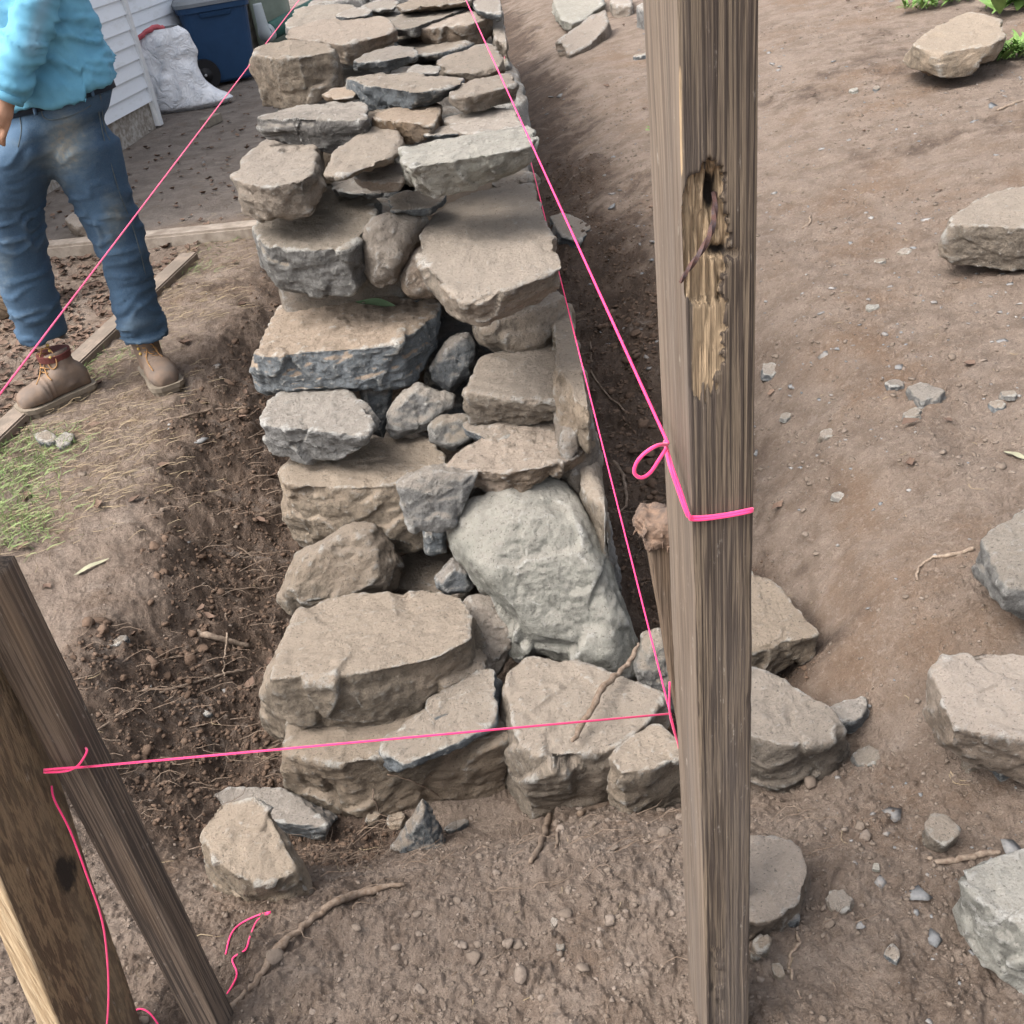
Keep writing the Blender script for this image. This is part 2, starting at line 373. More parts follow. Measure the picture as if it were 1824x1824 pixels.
# ------------------------------------------------------------------ stones
def cube_sphere(n):
    t = np.tan(np.linspace(-1, 1, n+1)*math.pi/4); A, B = np.meshgrid(t, t, indexing='ij'); one = np.ones_like(A)
    V, Fq = [], []; o = 0
    for f in ((one, A, B), (-one, B, A), (B, one, A), (A, -one, B), (A, B, one), (B, A, -one)):
        V.append(np.stack([q.ravel() for q in f], -1)); idx = np.arange((n+1)**2).reshape(n+1, n+1)+o
        Fq.append(np.stack([idx[:-1, :-1], idx[1:, :-1], idx[1:, 1:], idx[:-1, 1:]], -1).reshape(-1, 4)); o += (n+1)**2
    V = np.concatenate(V); Fq = np.concatenate(Fq)
    key = np.round(V*1e5).astype(np.int64); _, first, inv = np.unique(key, axis=0, return_index=True, return_inverse=True)
    return V[first]/np.linalg.norm(V[first], axis=1)[:, None], inv.ravel()[Fq]
_cs = {}
def csphere(n):
    if n not in _cs: _cs[n] = cube_sphere(n)
    return _cs[n]
def hull_planes(P):
    bm = bmesh.new()
    for p in P: bm.verts.new([float(q) for q in p])
    r = bmesh.ops.convex_hull(bm, input=bm.verts)
    c = np.mean(P, axis=0); pl = []
    for f in bm.faces:
        if f.calc_area() < 1e-8: continue
        f.normal_update(); n = np.array(f.normal); d = float(np.dot(n, np.array(f.verts[0].co)-c))
        if d < 0: n = -n; d = -d
        pl.append((f.calc_area(), n, d))
    bm.free(); pl.sort(key=lambda q: -q[0]); out = []
    for a, n, d in pl:
        if all(np.dot(n, m[0]) < .985 for m in out): out.append((n, d))
    return c, out
STN = [0]
def stone_from(P, mat, npx, p=60, chips=9, rough=.8, strata=.9, facet=1., bed=None, name='stone', parent=None, seed=None):
    STN[0] += 1; sd_ = STN[0] if seed is None else seed; rs = np.random.RandomState(sd_*13+5)
    P = np.array(P, float); c, pl = hull_planes(P); c = (P.max(0)+P.min(0))*.5*.5+c*.5
    N0 = np.array([q[0] for q in pl]); D0 = np.array([max(float(np.max((P-c) @ q[0])), 1e-3) for q in pl])
    ext = (P.max(0)-P.min(0))*.5; size = float(np.prod(ext)**(1/3))
    for i in range(chips):
        v = rs.normal(size=3); v /= np.linalg.norm(v); s = float(np.max((P-c) @ v))
        N0 = np.vstack([N0, v]); D0 = np.append(D0, s*rs.uniform(.88, .975))
    n = int(np.clip(npx/5.2, 9, 74)); S, Fq = csphere(n)
    d = S*ext; d /= np.linalg.norm(d, axis=1)[:, None]
    rat = np.clip(d @ N0.T/D0, 0, None)+1e-9; mx = rat.max(1)
    s_ = ((rat/mx[:, None])**p); r = 1/(mx*s_.sum(1)**(1/p))
    V = c+d*r[:, None]*1.012
    Nn = s_ @ N0; Nn /= np.linalg.norm(Nn, axis=1)[:, None]
    o = rs.uniform(0, 50, 3); sz = size
    disp = vn3((V+o)*(1.1/sz), 1)*.022*sz+vn3((V+o)*(2.6/sz), 2)*.014*sz
    rg = 1-np.abs(vn3((V+o)*24, 3)); disp += (rg-.6)*.0045*rough
    disp += vn3((V+o)*55, 4)*.0030*rough+vn3((V+o)*120, 5)*.0020*rough+np.clip(vn3((V+o)*38, 9)-.45, 0, 1)*-.009*rough
    # broken steps: terraced low noise gives ledges
    q = vn3((V+o)*(2.2/sz)+9, 6)*3; ts = np.floor(q)+sstep(.40, .60, q-np.floor(q)); disp += (ts-q)*.007*sz*rough
    K = 46; Sd = c+rs.uniform(-1, 1, (K, 3))*ext*1.05; gk = rs.normal(0, 1, (K, 3))*.075; ok_ = rs.normal(0, 1, K)*.006*sz
    wq = V+np.stack([vn3((V+o)*(6/sz*.5), 21), vn3((V+o)*(6/sz*.5), 22), vn3((V+o)*(6/sz*.5), 23)], -1)*.05*sz
    D2 = ((wq[:, None]-Sd[None])**2).sum(-1)/(sz*sz); D2 -= D2.min(1)[:, None]; wk = np.exp(-D2*110); wk /= wk.sum(1)[:, None]
    fv = ((wq[:, None]-Sd[None])*gk[None]).sum(-1)+ok_[None]; disp += (wk*fv).sum(1)*facet*(1.25-.75*np.clip(Nn[:, 2], 0, 1))
    b = np.array(bed if bed is not None else [rs.normal(0, .15), rs.normal(0, .15), 1.]); b /= np.linalg.norm(b)
    hgt = (V+o) @ b; Q = np.stack([hgt*48+1.5*vn3((V+o)*6, 7), (V[:, 0]+o[0])*13, (V[:, 1]+o[1])*13], -1)
    fl = np.clip(1-np.abs(Nn @ b)*1.1, 0, 1); disp += vn3(Q, 8)*.0042*fl*strata*min(1, sz/.07)
    V = V+Nn*disp[:, None]*min(1, sz/.02)
    me = mesh_np(V-c, Fq, name); ob = link(name, me, M[mat]); ob.location = [float(q) for q in c]
    if parent:
        ob.parent = parent; ob.matrix_parent_inverse = parent.matrix_basis.inverted()
    return ob
def px_size(pl): a = np.array(pl); return float(max(a.max(0)-a.min(0)))
def S(top, z, low, mat='tan', tilt=(0, 0), und=.02, back=.0, sink=0, **kw):
    """top: outline of the upper face in photo pixels, lying on a plane at height z; low: lower rim of the front face"""
    T = [atZ(x, y, z) for x, y in top]; c = np.mean(T, axis=0); nrm = np.array([-tilt[0], -tilt[1], 1.])
    T = []
    for x, y in top:
        d = ray(x, y); T.append(CAM+d*(np.dot(nrm, c-CAM)/np.dot(nrm, d)))
    T = np.array(T); k = len(T)
    def front(xq):
        best = []
        for i in range(k):
            a, b = T[i], T[(i+1) % k]
            if (a[0]-xq)*(b[0]-xq) <= 0 and abs(a[0]-b[0]) > 1e-6:
                best.append(a[1]+(b[1]-a[1])*(xq-a[0])/(b[0]-a[0]))
        if best: return min(best)
        return T[np.argmin(np.abs(T[:, 0]-xq)), 1]
    L = []
    for x, y in low:
        Y = T[:, 1].min()
        for it in range(4): p = atY(x, y, Y+und); Y = front(p[0])
        L.append(atY(x, y, Y+und))
    L = np.array(L); zb = np.median(L[:, 2]); yb = T[:, 1].max()+back
    B = np.array([[p[0]*.97+.03*T[:, 0].mean(), min(yb, max(p[1], T[:, 1].mean())), zb+.01] for p in T])
    if sink: L = np.vstack([L, L+np.array([0, .0, -sink])]); B[:, 2] -= sink
    P = np.vstack([T, L, B]); o = stone_from(P, mat, px_size(list(top)+list(low)), **kw)
    LOG.append((len(LOG), round(float(T[:, 1].min()), 2), round(float(T[:, 1].max()), 2), round(float(T[:, 2].mean()), 2), round(float(zb), 2), [round(float(v), 2) for v in (P[:, 0].min(), P[:, 0].max())]))
    return o
LOG = []
def Fc_(outline, Y, lean=20, t=.12, bulge=.03, yaw=0, mat='tan', shrink=.75, **kw):
    """a stone whose visible face is one leaning plane: outline in photo pixels, lean degrees back from vertical"""
    a = R(lean); w = R(yaw); nrm = np.array([math.sin(w)*math.cos(a), -math.cos(w)*math.cos(a), math.sin(a)])
    cx, cy = np.mean(np.array(outline), axis=0); c = atY(cx, cy, Y); T = []
    for x, y in outline:
        d = ray(x, y); T.append(CAM+d*(np.dot(nrm, c-CAM)/np.dot(nrm, d)))
    T = np.array(T); c = T.mean(0); Bk = c+(T-c)*shrink-nrm*t; Mk = c+(T-c)*1.0-nrm*t*.35; Fr = c+(T-c)*.72+nrm*bulge
    P = np.vstack([T, Bk, Mk, Fr]); o = stone_from(P, mat, px_size(outline), **kw)
    LOG.append((len(LOG), round(float(T[:, 1].min()), 2), round(float(T[:, 1].max()), 2), round(float(T[:, 2].max()), 2), round(float(T[:, 2].min()), 2), [round(float(v), 2) for v in (P[:, 0].min(), P[:, 0].max())]))
    return o
wall = empty('stone_wall', (-.17, 1.55, -.27), 'long dry-laid fieldstone wall between the two pink string lines, its near end stepped down', 'wall')
def SW(*a, label=None, **k):
    o = S(*a, parent=wall, **k)
    if label: o['label'] = label
    return o
def FW(*a, label=None, **k):
    o = Fc_(*a, parent=wall, **k)
    if label: o['label'] = label
    return o
# ---- base course at the near end
SW([(497,1335),(520,1260),(700,1230),(868,1225),(900,1285),(903,1310),(700,1345),(560,1352)], -.08, [(512,1410),(560,1455),(640,1490),(760,1490),(870,1475),(900,1440)], 'tan', tilt=(0,-.0), chips=5)
SW([(888,1235),(905,1195),(945,1172),(1045,1185),(1095,1205),(1178,1240),(1165,1275),(1090,1335),(1000,1345),(925,1345),(900,1300)], -.02, [(905,1480),(950,1500),(1060,1450),(1110,1420)], 'tan', tilt=(0,.06), chips=4)
SW([(1085,1350),(1120,1305),(1150,1288),(1178,1290),(1212,1320),(1215,1350),(1160,1370),(1105,1380)], .0, [(1082,1420),(1120,1460),(1225,1470)], 'tan', chips=3, label='small pale stone streaked white beside the right post')
# ---- front boulders
SW([(489,1135),(508,1097),(560,1078),(640,1060),(750,1046),(770,1064),(820,1063),(836,1085),(846,1135),(780,1172),(650,1200),(520,1205),(478,1212)], .09, [(462,1250),(472,1295),(515,1335),(600,1352),(655,1352),(690,1325),(770,1283),(848,1255)], 'tan', chips=4, strata=.6, label='largest flat-topped boulder at the near end')
SW([(675,1332),(700,1308),(770,1272),(850,1240),(848,1190),(882,1188),(884,1240),(884,1290),(800,1325),(720,1362)], -.03, [(678,1379),(720,1372),(805,1340),(884,1296)], 'slate', p=30, chips=4, und=.0, tilt=(.12,.25), label='thin grey wedge stone under the largest boulder')
FW([(835,1065),(875,1056),(895,1095),(928,1132),(915,1162),(880,1210),(840,1235),(815,1150)], 1.93, 42, .10, .02, mat='tan', p=30)
FW([(497,1045),(530,985),(620,935),(662,928),(690,962),(712,1005),(700,1050),(640,1080),(520,1100),(490,1070)], 2.12, 38, .2, .05, mat='tan', chips=8)
SW([(680,1040),(715,990),(750,978),(812,975),(838,1000),(845,1040),(835,1060),(770,1062)], -.02, [(700,1090),(780,1090),(850,1090)], 'tan', back=.1)
FW([(808,1000),(815,1020),(838,1015),(845,1050),(790,1062),(772,1040),(800,1010)], 2.06, 15, .08, .02, mat='slate')
FW([(812,925),(835,897),(950,855),(985,853),(1022,880),(1060,945),(1080,1000),(1112,1080),(1130,1150),(1122,1200),(1090,1200),(1040,1182),(930,1172),(918,1150),(880,1080),(830,1015),(814,960)], 1.96, 32, .24, .07, mat='pale', p=34, chips=5, shrink=.9, strata=.0, rough=.6, facet=1.3, label='big pale rounded boulder standing upright at the right of the near end')
# ---- second stage
SW([(490,822),(560,800),(660,782),(755,778),(797,800),(800,850),(760,858),(640,870),(500,862)], .27, [(497,885),(512,935),(525,975),(600,948),(700,965),(755,985),(800,960)], 'tan', strata=2.0, chips=5, und=-.02, label='wide layered slab below the left corner stone')
FW([(706,862),(765,838),(850,842),(800,900),(812,908),(800,946),(732,950),(714,905)], 2.04, 18, .14, .01, mat='grey', p=40, chips=6)
FW([(790,865),(840,850),(900,880),(850,905),(815,925)], 2.14, 20, .12, .01, mat='tan')
FW([(752,930),(790,925),(795,985),(760,992)], 2.18, 10, .08, .01, mat='slate')
SW([(795,822),(852,788),(880,757),(950,730),(985,734),(1000,757),(1020,768),(1025,798),(1046,808),(1000,828),(930,838),(860,842),(800,838)], .36, [(802,848),(835,868),(880,888),(940,875),(990,850),(1040,822)], 'pink', p=34, chips=5, strata=1.6, rough=1.4, label='pinkish triangular flat stone with a ragged edge')
SW([(1042,835),(1050,818),(1066,860),(1086,970),(1068,940)], .20, [(1080,1050),(1100,1070),(1108,1060)], 'grey', und=.08)
SW([(1028,700),(1048,720),(1062,800),(1078,900),(1052,880),(1036,780)], .31, [(1092,1060),(1098,1080),(1080,1050)], 'tan', und=.07)
SW([(1000,600),(1030,640),(1060,760),(1010,780),(970,700)], .42, [(1080,960),(1050,930),(1010,880)], 'tan', und=.02)
SW([(462,742),(480,712),(500,698),(620,690),(640,722),(664,758),(655,778),(600,768),(530,762),(475,758)], .42, [(470,775),(488,815),(600,822),(640,800),(658,790)], 'grey', chips=8, label='pale grey corner stone tucked under the wide slab')
FW([(640,690),(700,690),(690,740),(678,778),(655,770),(648,725)], 2.52, 10, .2, .01, mat='slate')
FW([(690,740),(722,695),(745,682),(812,705),(808,722),(755,765),(700,780),(686,765)], 2.44, 25, .12, .02, mat='grey', p=30)
FW([(762,760),(782,742),(828,738),(862,765),(840,790),(800,802),(765,788)], 2.36, 25, .10, .02, mat='grey', p=30, chips=7)
FW([(765,655),(800,605),(832,588),(850,618),(848,650),(800,702),(770,680)], 2.56, 20, .14, .02, mat='slate', p=30)
SW([(838,672),(852,640),(880,628),(990,602),(1002,650),(1042,705),(1045,720),(1000,690),(930,700),(850,700),(830,700)], .46, [(822,722),(838,757),(900,760),(960,745),(1040,735)], 'tan', chips=5, strata=1.6)
SW([(820,760),(840,745),(900,745),(940,760),(880,790)], .36, [(830,775),(870,800),(900,790)], 'slate')
SW([(990,530),(1005,545),(1030,620),(1048,720),(1010,700),(990,620)], .52, [(1062,820),(1050,810),(1020,780)], 'tan', und=.02)
FW([(835,580),(870,560),(1000,520),(1008,560),(1000,590),(985,622),(935,637),(880,622),(850,612)], 2.52, 25, .26, .04, mat='tan', p=16, chips=3)
# ---- third stage: the wide slab, its neighbours and the long top slab
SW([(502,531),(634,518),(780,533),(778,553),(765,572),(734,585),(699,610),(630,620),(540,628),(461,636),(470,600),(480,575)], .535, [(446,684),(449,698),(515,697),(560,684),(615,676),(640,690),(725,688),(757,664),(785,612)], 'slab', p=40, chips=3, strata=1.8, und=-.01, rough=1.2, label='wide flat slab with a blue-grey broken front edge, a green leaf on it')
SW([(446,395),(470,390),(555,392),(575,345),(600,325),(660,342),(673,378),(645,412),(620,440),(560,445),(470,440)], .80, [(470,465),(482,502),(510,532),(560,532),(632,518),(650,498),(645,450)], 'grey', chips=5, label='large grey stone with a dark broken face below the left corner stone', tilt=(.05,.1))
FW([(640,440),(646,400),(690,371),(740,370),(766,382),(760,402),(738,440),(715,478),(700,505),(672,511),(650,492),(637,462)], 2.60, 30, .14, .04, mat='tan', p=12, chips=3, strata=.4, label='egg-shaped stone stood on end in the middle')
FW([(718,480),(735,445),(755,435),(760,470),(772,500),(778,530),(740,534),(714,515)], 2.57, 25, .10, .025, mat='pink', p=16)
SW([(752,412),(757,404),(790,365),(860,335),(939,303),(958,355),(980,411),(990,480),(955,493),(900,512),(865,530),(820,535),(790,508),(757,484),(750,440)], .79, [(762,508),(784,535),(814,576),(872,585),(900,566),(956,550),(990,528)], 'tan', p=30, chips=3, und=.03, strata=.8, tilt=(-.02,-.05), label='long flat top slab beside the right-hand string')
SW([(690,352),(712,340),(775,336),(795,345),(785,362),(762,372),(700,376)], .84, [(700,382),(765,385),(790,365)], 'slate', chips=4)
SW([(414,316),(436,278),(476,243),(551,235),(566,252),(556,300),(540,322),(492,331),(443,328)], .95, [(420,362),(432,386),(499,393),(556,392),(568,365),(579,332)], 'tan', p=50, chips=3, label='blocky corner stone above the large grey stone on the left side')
# ---- packing between
SW([(575,312),(625,272),(680,243),(708,240),(721,254),(715,268),(690,285),(640,300),(600,318)], .97, [(580,322),(640,312),(700,283),(718,268)], 'tan', p=16, tilt=(.08,-.1))
SW([(626,312),(640,302),(700,288),(718,290),(724,310),(722,325),(680,320),(640,322)], .93, [(630,328),(660,338),(715,340),(724,330)], 'pink', p=14)
SW([(596,318),(660,300),(690,330),(680,345),(620,345),(590,335)], .86, [(600,350),(680,352)], 'slate')
SW([(460,210),(480,198),(540,186),(610,180),(645,180),(655,195),(650,215),(640,208),(560,205),(480,212)], 1.03, [(458,232),(480,243),(560,262),(600,277),(640,260),(662,240)], 'band', strata=2.2, chips=5, und=0, tilt=(.05,.12), label='dark layered stone with slanting brown and grey bands')
SW([(655,205),(700,190),(760,178),(785,180),(790,192),(775,225),(720,212),(670,212)], 1.01, [(660,245),(720,262),(762,250),(778,228)], 'pink', p=18)
SW([(755,230),(770,226),(815,221),(825,232),(822,238),(760,242)], .985, [(755,248),(790,250),(825,243)], 'slate', p=34)
SW([(712,262),(760,252),(860,240),(945,222),(952,240),(945,262),(870,268),(800,282),(735,300),(720,290)], 1.0, [(722,322),(760,338),(795,352),(860,325),(920,308),(942,290),(948,268)], 'pale', strata=2.0, chips=4, tilt=(.03,-.05), label='long pale grey stone lying across the wall above the flat top slab')
SW([(790,210),(840,198),(900,190),(918,192),(925,215),(930,225),(860,235),(830,240),(800,225)], .99, [(805,245),(870,255),(930,240)], 'tan')
SW([(802,160),(840,142),(905,128),(918,138),(921,150),(880,160),(820,175),(800,172)], 1.05, [(803,190),(825,202),(880,192),(920,178)], 'tan', p=24, chips=4)
SW([(612,138),(640,133),(720,130),(820,140),(823,150),(780,160),(740,165),(690,158),(640,150)], 1.06, [(640,178),(655,198),(700,195),(740,182),(800,165)], 'slate', strata=2.2, chips=5, label='dark blue-grey layered slab lying across the wall')
SW([(570,168),(590,158),(620,153),(636,160),(633,172),(600,178)], 1.03, [(572,180),(610,182),(632,178)], 'pink', p=14)
SW([(452,96),(462,82),(490,74),(540,72),(585,77),(602,90),(570,96),(532,103),(485,103)], 1.12, [(452,140),(462,172),(482,193),(530,196),(552,187),(590,168),(610,145)], 'tan', p=40, chips=5, label='tall blocky stone at the left edge beyond the layered stone')
SW([(505,66),(522,46),(600,30),(690,28),(702,52),(690,62),(610,80),(590,72)], 1.09, [(600,100),(625,118),(660,100),(702,75)], 'pink', chips=4, und=0.02)
SW([(630,108),(650,95),(700,80),(738,85),(745,98),(700,106),(640,112)], 1.07, [(630,125),(690,130),(742,108)], 'slate', p=30)
SW([(725,122),(735,116),(775,115),(786,122),(780,130),(730,130)], 1.05, [(724,136),(780,137)], 'grey', p=24)
SW([(775,108),(800,98),(860,78),(878,78),(892,100),(895,120),(850,130),(800,130)], 1.03, [(785,140),(850,150),(898,130)], 'tan')
SW([(730,30),(760,22),(850,8),(870,10),(878,32),(840,42),(780,48),(733,50)], 1.06, [(733,85),(780,92),(840,88),(878,65)], 'pink', p=20, chips=4, label='blocky pinkish stone under the right string near the top of the photo')
SW([(690,42),(720,22),(790,12),(830,8),(830,15),(760,30),(735,50),(700,52)], 1.07, [(700,60),(735,70)], 'band')
SW([(700,60),(760,52),(820,50),(835,80),(760,100),(720,95)], 1.0, [(710,110),(830,112)], 'slate')
SW([(502,48),(530,12),(600,6),(640,10),(620,30),(560,42),(520,50)], 1.08, [(505,65),(560,62),(620,45)], 'grey', p=26)
SW([(596,28),(610,20),(648,10),(662,18),(658,26),(620,32)], 1.10, [(600,38),(640,38),(660,30)], 'slate', p=24)
SW([(640,12),(660,2),(700,-4),(712,4),(700,16),(660,18)], 1.09, [(645,22),(700,22)], 'grey')
SW([(660,24),(690,18),(712,22),(705,36),(670,36)], 1.06, [(665,40),(705,40)], 'slate')
SW([(705,10),(740,-4),(850,-12),(838,2),(780,10),(720,20)], 1.10, [(712,24),(780,16),(838,8)], 'tan')
SW([(838,-6),(880,-8),(893,8),(895,25),(872,24),(845,10)], 1.09, [(860,30),(895,40)], 'slate')
SW([(870,20),(893,22),(900,60),(898,80),(880,60)], 1.02, [(882,90),(905,120)], 'tan')
SW([(885,75),(900,90),(908,118),(895,115)], .96, [(895,140),(912,135)], 'grey')
# course stones that carry the upper ones (seen only in the gaps and along the flanks)
for i in range(26):
    yy = 2.45+.36*(i//2); sx = -1 if i % 2 else 1
    for zz, zt in ((-.12, .14), (.18, .44), (.50, .74), (.78, .93)):
        if zt > .3 and yy < 2.6: continue
        if zt > .6 and yy < 2.75: continue
        if zt > .85 and yy < 3.0: continue
        x0, x1 = (-.20, .21) if sx > 0 else (-.57, -.19)
        x0 += random.uniform(-.04, .04) if sx > 0 else random.uniform(-.01, .03); x1 += random.uniform(-.02, .02)
        P = [(x, y+random.uniform(-.02, .02), z+random.uniform(-.02, .02)) for x in (x0, x1) for y in (yy+.01, yy+.33) for z in (zz-.02, zt)]
        stone_from(P, random.choice(['tan', 'grey', 'tan', 'slate', 'pink']), 70, p=18, parent=wall)
# the wall runs on beyond the top of the frame
for i in range(10):
    yy = 5.0+.38*i
    for x0, x1 in ((-.58, -.32), (-.30, -.05), (-.03, .22)):
        P = [(x, y+random.uniform(-.03, .03), z+random.uniform(-.03, .03)) for x in (x0, x1) for y in (yy, yy+.34) for z in (.90, 1.08)]
        stone_from(P, random.choice(['tan', 'grey', 'tan', 'pink']), 80, p=18, parent=wall)
import os
if os.environ.get("STLOG"): [print("ST", *q) for q in LOG]
# ------------------------------------------------------------------ ray casts against built things
from mathutils.bvhtree import BVHTree
DG = None
def bvh(obs):
    V, Fc = [], []
    for o in obs:
        mw = world(o); n = len(V); V += [mw @ v.co for v in o.data.vertices]; Fc += [tuple(i+n for i in p.vertices) for p in o.data.polygons]
    return BVHTree.FromPolygons(V, Fc)
def world(o):
    return (world(o.parent) @ o.matrix_parent_inverse @ o.matrix_basis) if o.parent else o.matrix_basis.copy()
def surf(bt, px, py, lift=0., fallback=None):
    d = Vector(ray(px, py)).normalized(); h = bt.ray_cast(Vector(CAM), d)
    if h[0] is None: return np.array(fallback if fallback is not None else gnd(px, py))
    return np.array(h[0]-d*lift)
STONES = [o for o in bpy.data.objects if o.name.startswith('stone') and o.type == 'MESH']
GB = bvh([bpy.data.objects['ground']]); WB = bvh(STONES)
def gsurf(px, py, lift=0.): return surf(GB, px, py, lift)
# ------------------------------------------------------------------ loose rocks
def rock(label, top, low, H, mat='tan', cat='rock', name='loose_rock', group=None, tilt=(0, 0), **kw):
    cx, cy = np.mean(np.array(low), axis=0); g = gnd(cx, cy)
    kw.setdefault('sink', .045 if H > .06 else .02); o = S(top, g[2]+H, low, mat, tilt=tilt, und=kw.pop('und', .01), name=name, **kw)
    tag(o, label, cat, group); return centre_stone(o)
def centre_stone(o):
    me = o.data; c = np.empty(len(me.vertices)*3, np.float32); me.vertices.foreach_get('co', c); c = c.reshape(-1, 3); zl = float(c[:, 2].min())
    c[:, 2] -= zl; me.vertices.foreach_set('co', c.ravel()); o.location.z += zl; return o
def rockf(label, outl, Y, lean, t, mat='tan', name='loose_rock', cat='rock', **kw):
    o = Fc_(outl, Y, lean, t, kw.pop('bulge', .02), mat=mat, name=name, **kw); tag(o, label, cat); return centre_stone(o)
rock('pale tan rock on the bare soil, cut off by the upper right edge', [(1686,402),(1708,372),(1770,340),(1824,328),(1890,345),(1905,400),(1850,405),(1760,400)], [(1683,428),(1702,444),(1780,454),(1860,455)], .17, 'tan')
rock('pointed tan rock among green weeds in the top right corner', [(1622,82),(1672,42),(1718,18),(1782,34),(1790,62),(1760,84),(1690,92)], [(1640,108),(1662,122),(1722,118),(1772,92)], .17, 'tan')
rock('long flat tan rock slanting over the right bank near the top of the photo', [(993,72),(1052,28),(1078,14),(1085,44),(1052,78),(1014,98)], [(1002,92),(1012,110),(1050,84),(1084,54)], .10, 'pink', tilt=(.15,.2))
rock('whitish grey slab behind the long flat tan rock', [(985,0),(1010,-18),(1060,-14),(1076,6),(1045,30),(1020,42),(1000,34)], [(1004,42),(1018,52),(1040,38)], .10, 'pale')
rock('small square tan rock beyond the right trench at the top edge', [(1086,2),(1100,-12),(1125,-8),(1126,8),(1100,10)], [(1088,22),(1105,26),(1125,22)], .09, 'tan')
rock('upright block of pale stone just left of the post top', [(1133,12),(1145,2),(1170,2),(1180,14),(1160,18)], [(1134,44),(1150,54),(1172,48)], .14, 'grey')
rock('dark slate slab lying in the right-hand trench between the two strings', [(978,382),(1000,376),(1040,392),(1052,402),(1035,430),(1000,420)], [(990,436),(1015,442),(1034,438)], .05, 'slate')
rock('grey rock cut off by the right edge at mid height', [(1748,962),(1768,940),(1830,902),(1900,920),(1920,1010),(1870,1060),(1800,1030),(1760,1000)], [(1752,1000),(1790,1046),(1850,1092),(1910,1080)], .14, 'grey', tilt=(.25,.1))
rock('big pale pinkish rock with white scuffs at the right edge', [(1662,1188),(1690,1168),(1740,1156),(1830,1168),(1920,1180),(1930,1270),(1860,1320),(1800,1300),(1730,1290),(1680,1240)], [(1672,1235),(1700,1298),(1770,1345),(1840,1368),(1920,1360)], .17, 'pink', chips=5, tilt=(.05,.1))
rock('whitish grey rock in the bottom right corner', [(1714,1555),(1760,1530),(1824,1508),(1920,1500),(1960,1640),(1900,1690),(1850,1665),(1790,1620),(1735,1600)], [(1722,1600),(1740,1650),(1790,1712),(1840,1745),(1920,1740)], .15, 'pale', chips=5, tilt=(.1,.1))
rock('sharp flat rock poking out from behind the right post, above the blocky one', [(1290,1020),(1340,1012),(1370,1030),(1412,1072),(1440,1105),(1463,1128),(1400,1140),(1340,1160),(1280,1150)], [(1290,1172),(1340,1190),(1390,1160),(1450,1140)], .15, 'tan', p=40, tilt=(-.05,.12))
rock('dark stone wedged underneath the sharp flat rock behind the post', [(1300,1145),(1360,1140),(1392,1160),(1370,1175),(1310,1180)], [(1310,1190),(1350,1200),(1385,1178)], .07, 'slate')
rock('blocky brown rock with layered end leaning behind the right post', [(1280,1215),(1340,1190),(1375,1200),(1430,1252),(1485,1262),(1500,1300),(1450,1320),(1380,1325),(1300,1300)], [(1300,1352),(1345,1372),(1400,1388),(1480,1390),(1520,1375)], .16, 'tan', p=38, strata=2.2, tilt=(-.02,.1))
rock('round flat pale stone half hidden by the lower part of the right post', [(1270,1500),(1335,1486),(1400,1486),(1432,1508),(1442,1548),(1425,1600),(1380,1640),(1320,1642),(1260,1600)], [(1280,1640),(1340,1655),(1400,1632),(1436,1580)], .07, 'pink', p=40)
rock('thin grey shard under the round flat pale stone', [(1372,1630),(1410,1612),(1425,1630),(1400,1650),(1375,1650)], [(1378,1658),(1405,1660),(1420,1640)], .02, 'slate', name='stone_shard', cat='stone shard')
rock('dark grey stone beside the layered end of the blocky brown rock', [(1476,1262),(1500,1246),(1540,1238),(1548,1262),(1530,1282),(1500,1288)], [(1480,1275),(1500,1300),(1535,1290),(1550,1270)], .05, 'slate')
rock('small tan wedge stone on the soil at lower right', [(1645,1462),(1665,1446),(1690,1450),(1712,1470),(1694,1500),(1678,1505),(1655,1490)], [(1650,1485),(1680,1514),(1700,1498)], .05, 'tan', p=34)
rock('lumpy pale rock lying apart in front of the left end of the wall', [(360,1478),(384,1436),(420,1427),(458,1423),(480,1449),(506,1500),(528,1552),(480,1574),(425,1566),(375,1525)], [(360,1535),(380,1590),(412,1622),(446,1608),(476,1600),(522,1612),(556,1590)], .12, 'tan', tilt=(-.05,.30), p=60, chips=3, rough=.8, sink=.02)
rock('bluish slate slab behind the lumpy pale rock', [(363,1412),(395,1402),(455,1410),(500,1402),(530,1418),(560,1450),(588,1472),(530,1470),(470,1450),(400,1440)], [(380,1440),(440,1470),(500,1485),(575,1478)], .05, 'slate')
rockf('pointed slate shard sticking up out of the loose soil in front of the wall', [(752,1428),(768,1450),(785,1490),(805,1530),(780,1545),(700,1540),(697,1515),(725,1480)], 1.49, 22, .05, 'slate', p=40, chips=3)
rockf('grey rock leaning behind the string tie at the right stake', [(1130,1190),(1150,1135),(1175,1120),(1205,1150),(1210,1230),(1200,1275),(1180,1255),(1145,1225)], 1.78, 25, .1, 'grey')
rock('thin blue slate flake on the dirt of the left bank', [(160,1148),(185,1136),(228,1130),(222,1142),(195,1152)], [(162,1152),(195,1160),(225,1146)], .015, 'slate', p=40, name='slate_flake', cat='slate flake')
rock('narrow slate flake half buried in the left trench', [(328,1260),(350,1257),(378,1268),(370,1274),(345,1270)], [(332,1266),(360,1278),(376,1276)], .012, 'slate', p=40, name='slate_flake', cat='slate flake')
rock('slate sliver on the soil at the foot of the wall', [(788,1474),(812,1460),(834,1458),(826,1470),(800,1482)], [(792,1484),(812,1486),(830,1474)], .015, 'slate', p=40, name='slate_flake', cat='slate flake')
rock('small tan pebble stone against the lower right post', [(1338,1682),(1352,1664),(1375,1668),(1370,1690),(1350,1700)], [(1340,1696),(1355,1712),(1370,1700)], .035, 'tan')
